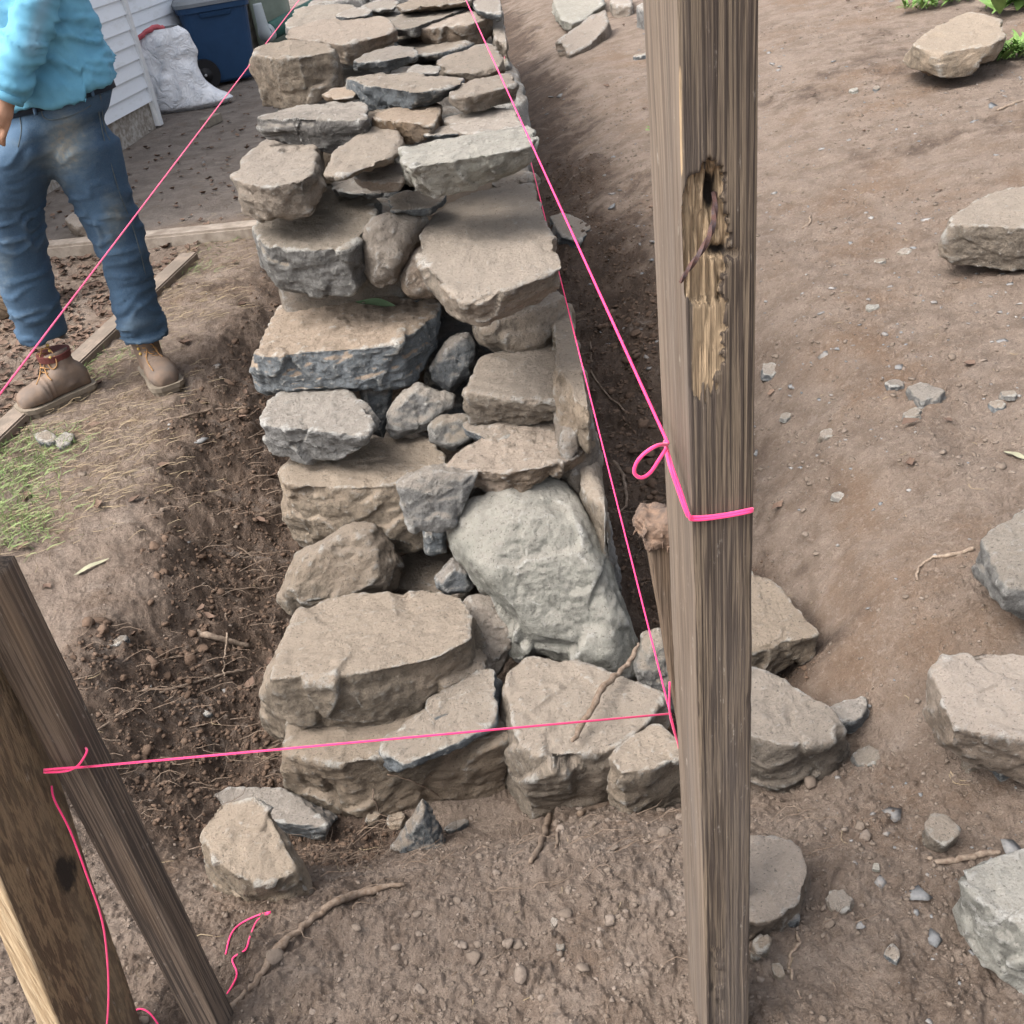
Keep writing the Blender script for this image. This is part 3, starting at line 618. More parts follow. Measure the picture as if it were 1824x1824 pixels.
rock('brown rock behind the person\'s legs on the packed dirt', [(114,388),(130,374),(160,372),(176,390),(160,400),(130,400)], [(118,400),(145,412),(170,408)], .08, 'pink')
rock('dark slate chip beside the edging timber', [(60,772),(85,765),(100,776),(92,788),(70,786)], [(64,784),(85,794),(98,786)], .02, 'slate', name='slate_flake', cat='slate flake')
rock('blue slate chip right of the dark one by the edging timber', [(96,780),(112,768),(132,772),(126,788),(104,796)], [(98,796),(112,802),(128,790)], .02, 'grey', name='slate_flake', cat='slate flake')
for lb, x, y, s, mt in (
    ('flat pale stone chip on the right-hand soil, the largest of the chips there', 1648, 708, 30, 'grey'),
    ('blue-grey chip just left of the largest pale chip', 1594, 690, 19, 'slate'),
    ('pointed grey chip below the largest pale chip', 1626, 741, 17, 'grey'),
    ('dark blocky chip, the lower of two near the right edge', 1776, 724, 15, 'slate'),
    ('blocky chip, the upper of two near the right edge', 1797, 705, 13, 'grey'),
    ('thin chip tilted up with a dark underside on the right-hand soil', 1473, 778, 19, 'tan'),
    ('small square chip near the middle right of the post', 1399, 744, 11, 'grey'),
    ('bluish chip close beside the post at mid height', 1372, 664, 20, 'slate'),
    ('grey flake on bare soil right of the string knot', 1490, 886, 13, 'grey'),
    ('white quartz chip on the upper right soil', 1553, 551, 12, 'pale'),
    ('tan pebble with a blue chip next to it, left of the upper right edge rock', 1612, 452, 13, 'tan'),
    ('pale pointed pebble on the upper right soil', 1567, 468, 11, 'grey'),
    ('pinkish slab chip at the foot of the upper right edge rock', 1790, 466, 15, 'pink'),
    ('long grey flake on the lower right soil', 1495, 1610, 24, 'tan'),
    ('blue slate triangle on the lower right soil', 1589, 1702, 16, 'slate'),
    ('small white stone in the lower right soil', 1560, 1546, 8, 'pale'),
    ('grey flake beside the corner of the blocky brown rock', 1542, 1352, 24, 'grey'),
    ('tan stone under the left end of the big pale pinkish rock', 1728, 1360, 17, 'tan'),
    ('dark flat stone under the big pale pinkish rock', 1782, 1370, 24, 'slate'),
    ('round tan pebble in the dirt at the post foot', 1385, 1730, 13, 'tan'),
    ('pale flake standing in the mound of loose soil', 988, 1645, 11, 'tan'),
    ('rounded grey pebble on the mound of loose soil', 999, 1686, 9, 'grey'),
    ('dark chip at the top centre beside the post', 1140, 104, 14, 'slate'),
    ('dark pebble on the soil near the top right weeds', 1561, 160, 8, 'slate'),
    ('white chip left of the dark pebble near the top right weeds', 1520, 164, 10, 'pale'),
    ('tan stone at the foot of the largest base stone', 664, 1457, 15, 'tan'),
    ('tan stone beside the base of the pointed slate shard', 706, 1462, 17, 'tan')):
    g = gsurf(x, y); dp = float(np.dot(g-CAM, cF)); r = s*dp/FP*1.1; a = random.uniform(0, 3); P = []
    for j in range(7):
        th = a+j*2*math.pi/7; rr = r*random.uniform(.7, 1.15)
        for zz, k in ((.5, .85), (-.3, 1)): P.append((g[0]+rr*k*math.cos(th), g[1]+rr*k*1.1*math.sin(th), g[2]+zz*r*random.uniform(.6, 1)+.1*r*math.cos(th)))
    o = stone_from(P, mt, s*3.2, p=36, chips=4, name='stone_chip'); tag(o, lb, 'stone chip'); centre_stone(o)
# ------------------------------------------------------------------ posts and stakes
def post(name, p0, p1, wx, wy, yaw, mat, matside, fresh_fn=None, nx=30, nz=400, label='', cat='post', grooves=.0006, parent=None):
    """square timber from p0 (base centre) to p1 (top centre); local u across (x), v depth"""
    p0 = np.array(p0, float); p1 = np.array(p1, float); ax = p1-p0; Lh = np.linalg.norm(ax); az = ax/Lh
    u = np.array([math.cos(yaw), math.sin(yaw), 0]); u -= az*np.dot(u, az); u /= np.linalg.norm(u); v = np.cross(az, u)
    # ring parameters: front face dense
    t = []; ny = max(6, nx//3)
    for i in range(nx): t.append((-.5+i/nx, -.5, 0))
    for i in range(ny): t.append((.5, -.5+i/ny, 1))
    for i in range(ny): t.append((.5-i/ny, .5, 2))
    for i in range(nx): t.append((-.5, .5-i/nx, 3))
    t = np.array(t); k = len(t); zs = np.linspace(0, Lh, nz)
    A = np.tile(t[:, 0], nz); B = np.tile(t[:, 1], nz); Z = np.repeat(zs, k); face = np.tile(t[:, 2], nz)
    # rounded arrises
    cr = np.maximum(0, np.abs(A)+np.abs(B)*1.0-.94); A = A*(1-cr*.5); B = B*(1-cr*.5)
    wob = .0010*vn2(Z*7+A*3, B*3+Z*1.3, 11)
    X = A*wx; Yy = B*wy
    gr = vn2(A*26, Z*2.2, 12)*grooves+vn2(B*26, Z*2.2, 13)*grooves
    nickA = np.clip(vn2(Z*18, A*0+3, 14)-.55, 0, 1)*.010*(np.abs(A)+np.abs(B) > .9)
    X = X*(1-nickA*6)+wob; Yy = Yy*(1-nickA*5)+wob
    X += np.sign(A)*(np.abs(A) > .49)*gr; Yy += np.sign(B)*(np.abs(B) > .49)*gr
    fr = np.zeros_like(X); kn = np.zeros_like(X)
    if fresh_fn is not None:
        P = p0+np.outer(X, u)+np.outer(Yy, v)+np.outer(Z, az); dep, fr, kn = fresh_fn(P, A, B, Z, face); Yy = Yy+dep*np.where(B < 0, 1, 0)
    P = p0+np.outer(X, u)+np.outer(Yy, v)+np.outer(Z, az)
    idx = np.arange(k*nz).reshape(nz, k); n2 = np.roll(idx, -1, axis=1)
    Fq = np.stack([idx[:-1], n2[:-1], n2[1:], idx[1:]], -1).reshape(-1, 4)
    c0 = len(P); P = np.vstack([P, p1+az*.0]); top = [(int(idx[-1, i]), int(n2[-1, i]), c0) for i in range(k)]
    me = bpy.data.meshes.new(name); me.from_pydata([tuple(q-p0) for q in P], [], [tuple(map(int, q)) for q in Fq]+top); me.update()
    attr(me, 'fresh', np.append(fr, 0)); attr(me, 'knot', np.append(kn, 0))
    me.materials.append(M[mat]); me.materials.append(M[matside])
    mi = []
    for q in Fq: mi.append(1 if face[q[0]] in (3, 1) else 0)
    me.polygons.foreach_set('material_index', mi+[0]*len(top))
    o = link(name, me, None, parent)
    if parent is None: o.location = [float(q) for q in p0]
    else: o.location = [float(q) for q in p0]; 
    if label: tag(o, label, cat)
    return o
PD = .84
def proj(P):
    d = np.asarray(P, float)-CAM; z = d @ cF; return 912+FP*(d @ cR)/z, 912-FP*(d @ cU)/z
def right_fresh(P, A, B, Z, face):
    x, y = proj(P); front = (face == 0)*1.0
    w = 6*vn2(y/14., x*0, 21)+3*vn2(y/4., x*0, 22)
    # torn-out pocket around the spike: outline in photo pixels
    lf = np.interp(y, [120, 300, 380, 430, 545, 560], [1212, 1226, 1212, 1206, 1222, 1222])+w*.5
    rt = np.interp(y, [120, 285, 300, 400, 540, 640, 715], [1216, 1270, 1300, 1303, 1297, 1292, 1272])+w*.6
    xw = 5*vn2(x/9., y/60., 25)+16*np.abs(vn2(x/7., x*0, 26))
    ins = sstep(0, 3, x-lf)*sstep(0, 3, rt-x-10*np.abs(vn2(x*0, y/26., 28))-5*vn2(x*0, y/9., 29))*sstep(0, 6, y+xw*1.6-285-np.abs(x-1270)*1.1)*sstep(0, 8, 722-xw*3.2-y)
    deep = ins*sstep(548, 540, y+xw)
    low = ins*sstep(530, 548, y+xw)*sstep(8, 26, x-1215)
    rag = vn2(x/5., y/40., 23)
    hole = np.exp(-(((x-1271)/9)**2+((y-345)/34)**2))+.7*np.exp(-(((x-1285)/22)**2+((y-452)/9)**2))
    dep = deep*(.005+.004*rag+.003*sstep(1222, 1250, x))+low*(.0022+.001*rag)+hole*.016
    e = sstep(0, 3, x-(1206+y*.012))*sstep(10, 3, x-(1206+y*.012))*sstep(90, 140, y)*sstep(330, 300, y)
    fr = np.maximum(deep*(.72+.28*sstep(1275, 1240, x)), low*.66)+e*.8; kn = hole*1.3+deep*np.clip(rag-.35, 0, 1)*.8  # hole and deepest torn gaps coloured near-black too, through the knot mask
    bt = sstep(0, 5, x-1262)*sstep(30, 12, x-1262+w)*sstep(1680, 1705, y)*front
    kn = kn+bt*.6*np.clip(vn2(x/5., y/22., 24)+.3, 0, 1); dep = dep+bt*.003
    return dep*front, fr*front, kn*front
xl, xr = atY(1211, 300, PD), atY(1351, 300, PD)
pw = float(xr[0]-xl[0]); pcx = float((xl[0]+xr[0])/2)
post('timber_post', (pcx+.004, PD+.055, -.15), (pcx-.004, PD+.055, 1.75), pw, .11, R(3.0), 'wood', 'wood_side', right_fresh, 54, 700,
     'weathered timber post with torn hole and rusty spike in the right foreground')
# rusty twisted spike
sp = [atY(x, y, PD-o_) for x, y, o_ in ((1272, 342, -.010), (1273, 372, -.002), (1270, 400, .004), (1260, 428, .008), (1242, 458, .009), (1225, 482, .007), (1212, 503, .004))]
me = tube(sp, [.0024, .0027, .0028, .0028, .0027, .0024, .0016], n=4, twist=.20, sub=7)
o = link('rusty_spike', me, M['rust'], None, False); tag(o, 'bent twisted rusty iron spike stuck in the torn hole of the right post', 'spike'); centre(o)
# right stake with mushroomed top
def vpost(px, py, Y, w, d, name, label, top_frayed=True, yaw=.0, lean=0):
    c = atY(px, py, Y); g = -.35
    e = empty(name, (float(c[0]), Y, float(G(c[0], Y))-.02), label, 'stake')
    o = post('stake_body', (c[0]+lean, Y, g), (c[0], Y, c[2]), w, d, yaw, 'wood_dark', 'wood_dark', None, 14, 160, parent=e)
    o.matrix_parent_inverse = Matrix.Translation(e.location).inverted()
    if top_frayed:
        ms = []
        for i in range(46):
            a = random.uniform(0, 6.28); r = random.uniform(.2, 1)*w*.5; b = np.array([c[0]+r*math.cos(a), Y+r*math.sin(a), c[2]-.022+random.uniform(-.012, .010)])
            L = random.uniform(.010, .022)*w/.045; o_ = np.array([math.cos(a), math.sin(a), 0])
            ms.append(tube([b-o_*.003, b+o_*L*.4+np.array([0, 0, L*.25]), b+o_*L*.9-np.array([0, 0, L*random.uniform(-.2, .4)])], [.0034, .0030, .0007], n=4, sub=2, jit=.0009))
        Pc = [(c[0]+w*k1*a1-.004, Y+w*k1*a2, c[2]+z1) for a1 in (-1, 1) for a2 in (-1, 1) for k1, z1 in ((.46, -.034), (.57, -.017), (.44, .002))]
        hdm = stone_from(Pc, 'fray', 190, p=20, chips=8, rough=1.3, strata=5., facet=2.5, bed=(1., .35, .05), name='mushroomed_head')
        hdm.parent = e; hdm.matrix_parent_inverse = Matrix.Translation(e.location).inverted()
        f = link('frayed_top', join(ms), M['fray'], e); f.matrix_parent_inverse = Matrix.Translation(e.location).inverted()
    return e, c
st_r, cr_ = vpost(1181, 917, 1.06, .052, .040, 'wooden_stake', 'short stake with a hammered orange frayed top just behind the right post', lean=.112)
st_l, cl_ = vpost(-27, 1010, 1.0, .054, .045, 'wooden_stake', 'dark grey-brown stake at left with the pink cross string tied round it', yaw=R(-12), top_frayed=False)
# left board: knot on the wide face, pale narrow edge
def left_knot(P, A, B, Z, face):
    x, y = proj(P); k_ = np.exp(-(((x-116)/22)**2+((y-1556)/36)**2)**2)
    ring = np.exp(-(((x-112)/44)**2+((y-1540)/80)**2))*.35
    return k_*.0, np.zeros_like(x), np.clip(k_*1.2, 0, 1)+.0*ring
def board_between(a, b, w, d, yaw, name, label):
    return post(name, a, b, w, d, yaw, 'wood_pale', 'wood_brown', left_knot, 18, 420, label)
b0 = atY(112, 1824, .90); b1 = atY(-36, 1457, .90); dirv = (b1-b0)/(b1[2]-b0[2])
base_ = b0+dirv*(-.10-b0[2]); topb = b0+dirv*(1.42-b0[2])
board_between(base_+np.array([0, .07, 0]), topb+np.array([0, .07, 0]), .044, .14, R(-20), 'timber_post', 'brown timber post with a dark knot and pale narrow edge in the lower left corner')
# ------------------------------------------------------------------ strings
def string(label, pts, r=.0013, sub=1, jit=0, name='string_line'):
    o = link(name, tube(pts, r, n=7, sub=sub), M['string']); tag(o, label, 'string'); return centre(o)
knotp = atY(1190, 790, PD+.02)
fr = atY(830, 0, 4.15); dd = (fr-knotp)
string('taut pink string from the post knot along the right top edge of the wall', [knotp, fr+dd*1.3], .00165)
lf0 = b0+dirv*(1.085-b0[2]); lf1 = atY(523, 14, 5.1); m0 = atY(2, 700, 1.25)
q0 = atY(0, 702, 1.45); q1 = atY(525, 10, 4.55); s_ = q1-q0
string('taut pink string along the left top edge, crossing in front of the person', [lf0+np.array([.02, .03, 0]), q0, q1, q1+s_*1.2], .0016)
t0 = atY(1210, 1335, 1.045); t1 = atY(941, 270, 3.04)
string('lower pink string running down the right face of the wall to the stake', [t0, t1, t1+(t1-t0)*.5], .0014)
c0_ = atY(1196, 1271, 1.036); c1_ = atY(78, 1373, .965)
string('pink string stretched across the front of the wall between the left and right stakes', [c0_, c1_], .0016)
# wraps round the posts
def wrap(pxs, label, r=.0015):
    return string(label, [atY(*p) for p in pxs], r, sub=4, name='string_wrap')
pf = PD-.0035
wrap([(1184, 786, PD+.06), (1192, 826, PD+.03), (1206, 868, PD+.012), (1222, 912, pf-.0005), (1232, 921, pf), (1280, 918, pf), (1334, 908, pf), (1339, 906, PD+.012), (1337, 905, PD+.06)], 'pink string loop drawn round the front of the right post', .0018)
wrap([(1186, 792, PD+.06), (1197, 830, PD+.028), (1212, 872, PD+.01), (1227, 917, pf-.002), (1236, 926, pf-.001), (1285, 921, pf-.001), (1334, 912, pf-.001), (1339, 909, PD+.012), (1337, 908, PD+.06)], 'second strand of the pink loop on the right post, just below the first', .0018)
wrap([(1188, 792, PD+.015), (1172, 793, PD-.005), (1150, 806, PD-.01), (1134, 824, PD-.01), (1130, 842, PD-.01), (1142, 851, PD-.01), (1158, 842, PD-.005), (1172, 822, PD), (1188, 797, PD+.015)], 'small pink bow loop hanging off the knot at the left side of the right post', .0019)
wrap([(1193, 1215, 1.03), (1193, 1268, 1.03), (1200, 1300, 1.03), (1211, 1334, 1.035)], 'short pink strand knotted down the stake behind the right post')
yS = .963
wrap([(78, 1371, yS), (115, 1368, yS-.004), (152, 1366, yS), (160, 1364, yS+.03)], 'upper strand of pink string round the dark left stake')
wrap([(78, 1376, yS), (115, 1374, yS-.004), (136, 1366, yS-.002), (148, 1352, yS), (155, 1337, yS+.004), (150, 1330, yS+.03)], 'lower strand and knot of pink string on the dark left stake')
wrap([(92, 1400, 1.0), (97, 1425, .985), (125, 1480, .965), (155, 1560, .945), (182, 1640, .935), (192, 1720, .93), (193, 1790, .925), (188, 1850, .92)], 'loose pink string hanging down between the brown post and the dark left stake')
def gstring(pxs, label, r=.0016):
    return string(label, [gsurf(x, y, .003) for x, y in pxs], r, sub=4, name='loose_string')
gstring([(482, 1624), (455, 1632), (425, 1648), (410, 1668), (402, 1700)], 'left of the two loose pink ends lying on the dirt below the lumpy pale rock')
gstring([(482, 1626), (458, 1640), (445, 1670), (437, 1692), (414, 1708), (422, 1735), (408, 1765), (385, 1795), (376, 1812)], 'longer of the two loose pink ends trailing over the dirt towards the root')
gstring([(368, 1718), (356, 1720), (357, 1745), (360, 1770), (350, 1800)], 'short piece of pink string by the foot of the dark left stake')
gstring([(228, 1830), (236, 1806), (250, 1797), (268, 1806), (285, 1830)], 'pink string loop on the dirt at the bottom left edge')
# ------------------------------------------------------------------ roots and twigs
def gtwig(label, pxs, r, mat='root', cat='root', name='root', lift=.0, jit=.0015, bt=None):
    P = [(surf(bt, x, y, lift) if bt else gsurf(x, y, lift)) for x, y in pxs]
    P = [p+np.array([0, 0, (r if np.isscalar(r) else max(r))*.55]) for p in P]
    o = link(name, tube(P, r, n=8, sub=5, jit=jit), M[mat]); tag(o, label, cat); return centre(o)
gtwig('long thick root lying across the foreground dirt from the bottom edge', [(392, 1815), (430, 1780), (470, 1735), (495, 1690), (540, 1655), (570, 1630), (600, 1608), (650, 1592), (722, 1577)], [.0062, .0065, .0062, .0075, .0068, .007, .0065, .0078, .004])
gtwig('knobbly root running down the bank below the gap between the base stones', [(975, 1410), (981, 1440), (975, 1470), (962, 1510), (945, 1538)], [.005, .007, .007, .007, .004])
gtwig('thin forked root beside the knobbly one', [(981, 1440), (988, 1465), (995, 1490), (990, 1512)], [.004, .004, .004, .002])
gtwig('broken twigs at the foot of the small pale stone, the longest', [(1010, 1415), (1040, 1408), (1080, 1400)], [.004, .005, .003], 'twig', 'twig', 'twig')
gtwig('dark stub of root below the broken twigs', [(1030, 1452), (1055, 1443), (1092, 1432)], [.006, .008, .006])
gtwig('short thick stick in the left trench', [(350, 1130), (370, 1134), (400, 1142), (444, 1154)], [.010, .0085, .008, .007], 'twig', 'stick', 'stick')
gtwig('long thin twig across the dirt of the left bank below the short thick stick', [(285, 1235), (330, 1222), (390, 1205), (430, 1195), (478, 1188)], [.003, .004, .004, .0035, .002], 'twig', 'twig', 'twig')
gtwig('thin dangling root above the short thick stick', [(402, 1055), (403, 1100), (405, 1130), (400, 1175), (400, 1205)], [.003, .003, .003, .0025, .002], 'twig')
gtwig('reddish root sticking out of the left bank toward the wall', [(380, 1052), (420, 1050), (490, 1046)], [.004, .003, .002])
gtwig('thin curved root over the dark soil in the left trench', [(350, 958), (400, 965), (440, 985), (465, 1010), (490, 1040)], [.002, .0025, .003, .003, .002])
gtwig('thin twig on the left bank below the boots', [(285, 752), (330, 742), (370, 732), (400, 730), (440, 726)], [.003, .004, .004, .004, .003], 'twig', 'twig', 'twig')
gtwig('straight twig behind the left stake at the dirt heap', [(150, 1322), (190, 1290), (225, 1266)], [.003, .003, .002], 'twig', 'twig', 'twig')
gtwig('long wavy root in the right trench', [(1052, 610), (1054, 640), (1055, 665), (1078, 700), (1108, 728), (1122, 748)], [.004, .004, .004, .004, .0035, .002])
gtwig('dark crooked root in the right trench near the frayed stake', [(1092, 822), (1108, 845), (1115, 875), (1116, 900), (1100, 915)], [.006, .007, .006, .005, .003])
gtwig('grey stick lying on the soil at the lower right, touching the corner rock', [(1652, 1530), (1670, 1536), (1710, 1532), (1745, 1525), (1780, 1519)], [.003, .005, .005, .006, .004], 'twig', 'stick', 'stick')
gtwig('curved dry stem on the right-hand soil by the grey rock', [(1632, 1035), (1640, 1010), (1662, 995), (1700, 988), (1733, 978)], [.003, .003, .003, .005, .005], 'twig', 'twig', 'twig')
gtwig('dark twig at the right edge near the top', [(1776, 198), (1800, 188), (1830, 178)], [.006, .006, .006], 'twig', 'twig', 'twig')
gtwig('small worm-like twig on the upper right soil', [(1430, 408), (1441, 400), (1442, 385)], [.005, .006, .004], 'twig', 'twig', 'twig')
gtwig('thin dark root on the dry soil right of the post, lower part', [(1418, 1660), (1424, 1682), (1408, 1705), (1410, 1740), (1428, 1780)], [.0025, .0025, .0025, .0025, .0015], 'twig')
WB2 = WB
P = [atY(x, y, Y) for x, y, Y in ((1020, 1322, 1.525), (1036, 1292, 1.565), (1056, 1262, 1.590), (1072, 1228, 1.640), (1100, 1200, 1.690), (1126, 1172, 1.735), (1137, 1146, 1.770))]
o = link('stick', tube(P, [.004, .007, .006, .008, .0065, .0055, .003], n=8, sub=5, jit=.0015), M['root']); tag(o, 'crooked bare stick leaning over the right base stone across the string', 'stick'); centre(o)
for lb, pxs in (('dark hair-thin root against the face of the left base stone', [(665, 1405), (668, 1430), (682, 1465)]), ('thin hanging root crossing the face of the left base stone', [(690, 1380), (740, 1395), (800, 1430), (850, 1462)])):
    gtwig(lb, pxs, .0018, 'root', lift=.004, bt=WB2)
# leaves
def leaf_mesh(P0, dirx, L, w, up=np.array([0, 0, 1.]), n=9, curl=.15):
    dirx = dirx/np.linalg.norm(dirx); sy = np.cross(up, dirx); V, Fc = [], []
    for i in range(n):
        t = i/(n-1); ww = w*math.sin(math.pi*min(1, t*.96+.02))**.8; c = P0+dirx*(t*L)+up*(.004+curl*L*.25*math.sin(t*3.1)*(1 if i % 1 == 0 else 0))
        for s in (-1, 0, 1): V.append(c+sy*s*ww*.5+up*(abs(s)*ww*.12+.0012*math.sin(t*40)))
    for i in range(n-1):
        for s in (0, 1): a = i*3+s; Fc.append((a, a+1, a+4, a+3))
    me = bpy.data.meshes.new('leaf'); me.from_pydata([tuple(v) for v in V], [], Fc); me.update(); return me
M['leaf'] = simple('green_leaf', (.16, .26, .14), .5, .25, 40, .001, col2=(.20, .30, .17))
M['grass'] = simple('grass_blade', (.085, .14, .04), .6, .3, 20, .0, col2=(.20, .25, .10), world=True)
M['straw'] = simple('dry_grass', (.27, .22, .145), .8, .3, 20, .0, col2=(.24, .18, .11), world=True)
M['litter'] = simple('leaf_litter', (.17, .115, .085), .85, .3, 9, .001, col2=(.075, .048, .036), world=True)
a = surf(WB, 634, 540, .012); b = surf(WB, 704, 548, .012)
o = link('green_leaf', leaf_mesh(a, b-a, float(np.linalg.norm(b-a)), .045, curl=.05), M['leaf']); tag(o, 'single fresh green leaf lying on the wide flat slab', 'leaf'); centre(o)
for lb, p, q, w in (('pale curled leaf on the dirt of the left bank', (132, 1027), (195, 997), .02), ('yellow-green leaf on the soil at the right edge', (1788, 806), (1830, 822), .02)):
    a = gsurf(*p, .004); b = gsurf(*q, .004)
    M['dryleaf'] = M.get('dryleaf') or simple('pale_dry_leaf', (.30, .29, .20), .6, .3, 40, .001)
    o = link('fallen_leaf', leaf_mesh(a, b-a, float(np.linalg.norm(b-a)), w, curl=.1), M['dryleaf']); tag(o, lb, 'leaf'); centre(o)
# ------------------------------------------------------------------ scattered debris (stuff)
ICO = None
def ico(sub=1):
    bm = bmesh.new(); bmesh.ops.create_icosphere(bm, subdivisions=sub, radius=1); V = np.array([v.co[:] for v in bm.verts]); Fq = np.array([[v.index for v in f.verts] for f in bm.faces]); bm.free(); return V, Fq
def ground_z(x, y):
    out = np.empty(len(x))
    for i in range(len(x)):
        h = GB.ray_cast(Vector((x[i], y[i], 3)), Vector((0, 0, -1))); out[i] = h[0].z if h[0] else 0
    return out
def sample(n, xr, yr, fn):
    x = RS.uniform(xr[0], xr[1], n*6); y = yr[0]*(yr[1]/yr[0])**RS.uniform(0, 1, n*6); ok = RS.uniform(0, 1, n*6) < fn(x, y)
    inw = (x > -.62) & (x < .30) & (y > 1.62); ok &= ~inw
    return x[ok][:n], y[ok][:n]
def pebbles(name, n, size, mat, fn, xr=(-2.2, 4.2), yr=(.75, 8), flat=.6, ang=.42, sink=.3, sub=1):
    x, y = sample(n, xr, yr, fn); n = len(x); z = ground_z(x, y); V, Fq = ico(sub); s = size[0]*(size[1]/size[0])**(RS.uniform(0, 1, n)**2.2)
    k = len(V); D = 1+RS.uniform(-ang, ang, (n, k, 1)); D = D*np.where(RS.uniform(0, 1, (n, k, 1)) < .22, .55, 1)
    if sub > 1: D = (1+.42*vn3((V[None]*1.5+RS.uniform(0, 90, (n, 1, 3))).reshape(-1, 3), 3)+.24*vn3((V[None]*3.6+RS.uniform(0, 90, (n, 1, 3))).reshape(-1, 3), 4)).reshape(n, k, 1)
    A = V[None]*D*np.stack([RS.uniform(.7, 1.3, n), RS.uniform(.7, 1.3, n), RS.uniform(flat*.7, flat*1.3, n)], -1)[:, None, :]
    th = RS.uniform(0, 6.28, n); ta = RS.normal(0, .25, n); c, s2 = np.cos(th), np.sin(th)
    Z = A[..., 2]+A[..., 0]*ta[:, None]; X = A[..., 0]*c[:, None]-A[..., 1]*s2[:, None]; Y = A[..., 0]*s2[:, None]+A[..., 1]*c[:, None]
    P = np.stack([X*s[:, None]+x[:, None], Y*s[:, None]+y[:, None], Z*s[:, None]+(z+s*flat*(1-2*sink)*.6)[:, None]], -1).reshape(-1, 3)
    Fa = (Fq[None]+np.arange(n)[:, None, None]*k).reshape(-1, 3)
    o = link(name, mesh_np(P, Fa, name), M[mat], None, False); tag(o, kind='stuff'); return o
def peb_mat(name, a, b, c):
    k = NB(name); g = k.n('NewGeometry'); cr = k.n('ValToRGB'); k.l(g.outputs['Random Per Island'], cr.inputs[0]); e = cr.color_ramp.elements
    e[0].color = (*a, 1); e[1].color = (*c, 1); e.new(.5).color = (*b, 1); co = k.coord(world=True); n = k.noise(co, 150, 4, .6)
    return k.out(k.mix(k.ramp(n, .35, .65, 0, .6), cr.outputs[0], b), .9, k.bump(n, .003, .8))
M['crumb'] = peb_mat('soil_crumb', (.165, .132, .106), (.130, .102, .081), (.195, .160, .134))
M['wetcrumb'] = peb_mat('damp_soil_crumb', (.07, .045, .031), (.10, .066, .046), (.14, .096, .07))
M['gravel'] = peb_mat('stone_crumbs', (.235, .20, .17), (.15, .155, .16), (.29, .27, .25))
fm = lambda x, y: moistf(x, y)
pebbles('soil_crumbs', 20000, (.0016, .0065), 'crumb', lambda x, y: (1-fm(x, y))*np.where(y < 1.75, 1, .30)*np.where((x > -1.2), 1, .25), yr=(.7, 6))
pebbles('soil_clods', 1100, (.004, .0125), 'crumb', lambda x, y: (1-fm(x, y))*sstep(.1, .6, fbm2(x*3, y*3, 2, 91)+np.where(y < 1.8, .35, -.15))*np.where((x > -1.1), 1, .1), yr=(.8, 4), flat=.55, sub=2, sink=.4)
pebbles('damp_clods', 1500, (.006, .020), 'wetcrumb', lambda x, y: sstep(.4, .8, fm(x, y))*sstep(-.2, .4, fbm2(x*4, y*4, 2, 92)), xr=(-1.4, 1.2), yr=(1.2, 4.5), flat=.6, sub=2, sink=.4)
pebbles('soil_crumbs', 7000, (.003, .011), 'crumb', lambda x, y: sstep(.6, .8, x)*np.clip(.5+fbm2(x*2.5, y*2.5, 3, 97), .05, 1), xr=(.6, 4.2), yr=(2, 8), flat=.45)
pebbles('damp_soil_crumbs', 14000, (.0022, .010), 'wetcrumb', lambda x, y: sstep(.4, .8, fm(x, y)), xr=(-1.5, 1.5), yr=(1.2, 6))
pebbles('gravel', 4200, (.0015, .007), 'gravel', lambda x, y: np.where(x > .5, 1, np.where(y < 1.7, 0, .06))*np.clip(.35+fbm2(x*2, y*2, 2, 95), .1, 1), yr=(.8, 9), flat=.5)
pebbles('slate_chips', 1500, (.005, .022), 'gravel', lambda x, y: np.where(x > .45, 1, np.where(y < 1.7, 0, .2))*np.where(x < -1.0, .5, 1)*np.clip(.2+fbm2(x*1.5, y*1.5, 2, 96), .05, 1), yr=(.9, 9), flat=.22)
def blades(name, n, fn, mat, L, w, xr, yr, lie=.3, n_seg=4, bend=1., droop=.0):
    x, y = sample(n, xr, yr, fn); n = len(x); z = ground_z(x, y); ls = RS.uniform(.5, 1.2, n)*L; th = RS.uniform(0, 6.28, n); V = []
    dx, dy = np.cos(th), np.sin(th); el = np.clip(RS.normal(lie, .25, n), 0, 1.4)
    for i in range(n_seg+1):
        t = i/n_seg; e = el*(1-.9*bend*t); r = ls*t*np.cos(e*(1-.4*t)); hgt = ls*(np.sin(el)*t-droop*t*t*np.sin(el)); ww = w*(1-t*.85)
        wv = .28*ls*np.sin(t*3.6+th*3)-.28*ls*np.sin(th*3); cx = x+dx*r-dy*wv; cy = y+dy*r+dx*wv; cz = z+.002+hgt*(1-.35*t)
        for s in (-1, 1): V.append(np.stack([cx-dy*ww*s, cy+dx*ww*s, cz+.0005*s], -1))
    V = np.stack(V, 1).reshape(-1, 3); k = 2*(n_seg+1); q = np.array([[2*i, 2*i+1, 2*i+3, 2*i+2] for i in range(n_seg)])
    Fa = (q[None]+np.arange(n)[:, None, None]*k).reshape(-1, 4); o = link(name, mesh_np(V, Fa, name), M[mat]); return tag(o, kind='stuff')
def around(pts, s):
    C = np.array([gnd(*p)[:2] for p in pts])
    def f(x, y): return np.clip(sum(np.exp(-((x-c[0])**2+(y-c[1])**2)/(2*s*s)) for c in C), 0, 1)
    return f
blades('grass', 2600, around([(20, 800), (60, 830), (20, 900), (5, 860), (90, 800), (40, 940), (0, 950)], .07), 'grass', .05, .0017, (-2.6, -1.0), (2.3, 4.2), lie=.8)
blades('grass', 900, around([(350, 482), (200, 640), (180, 650), (390, 440), (150, 665)], .07), 'grass', .05, .0015, (-2.2, -.8), (3, 6), lie=.8)
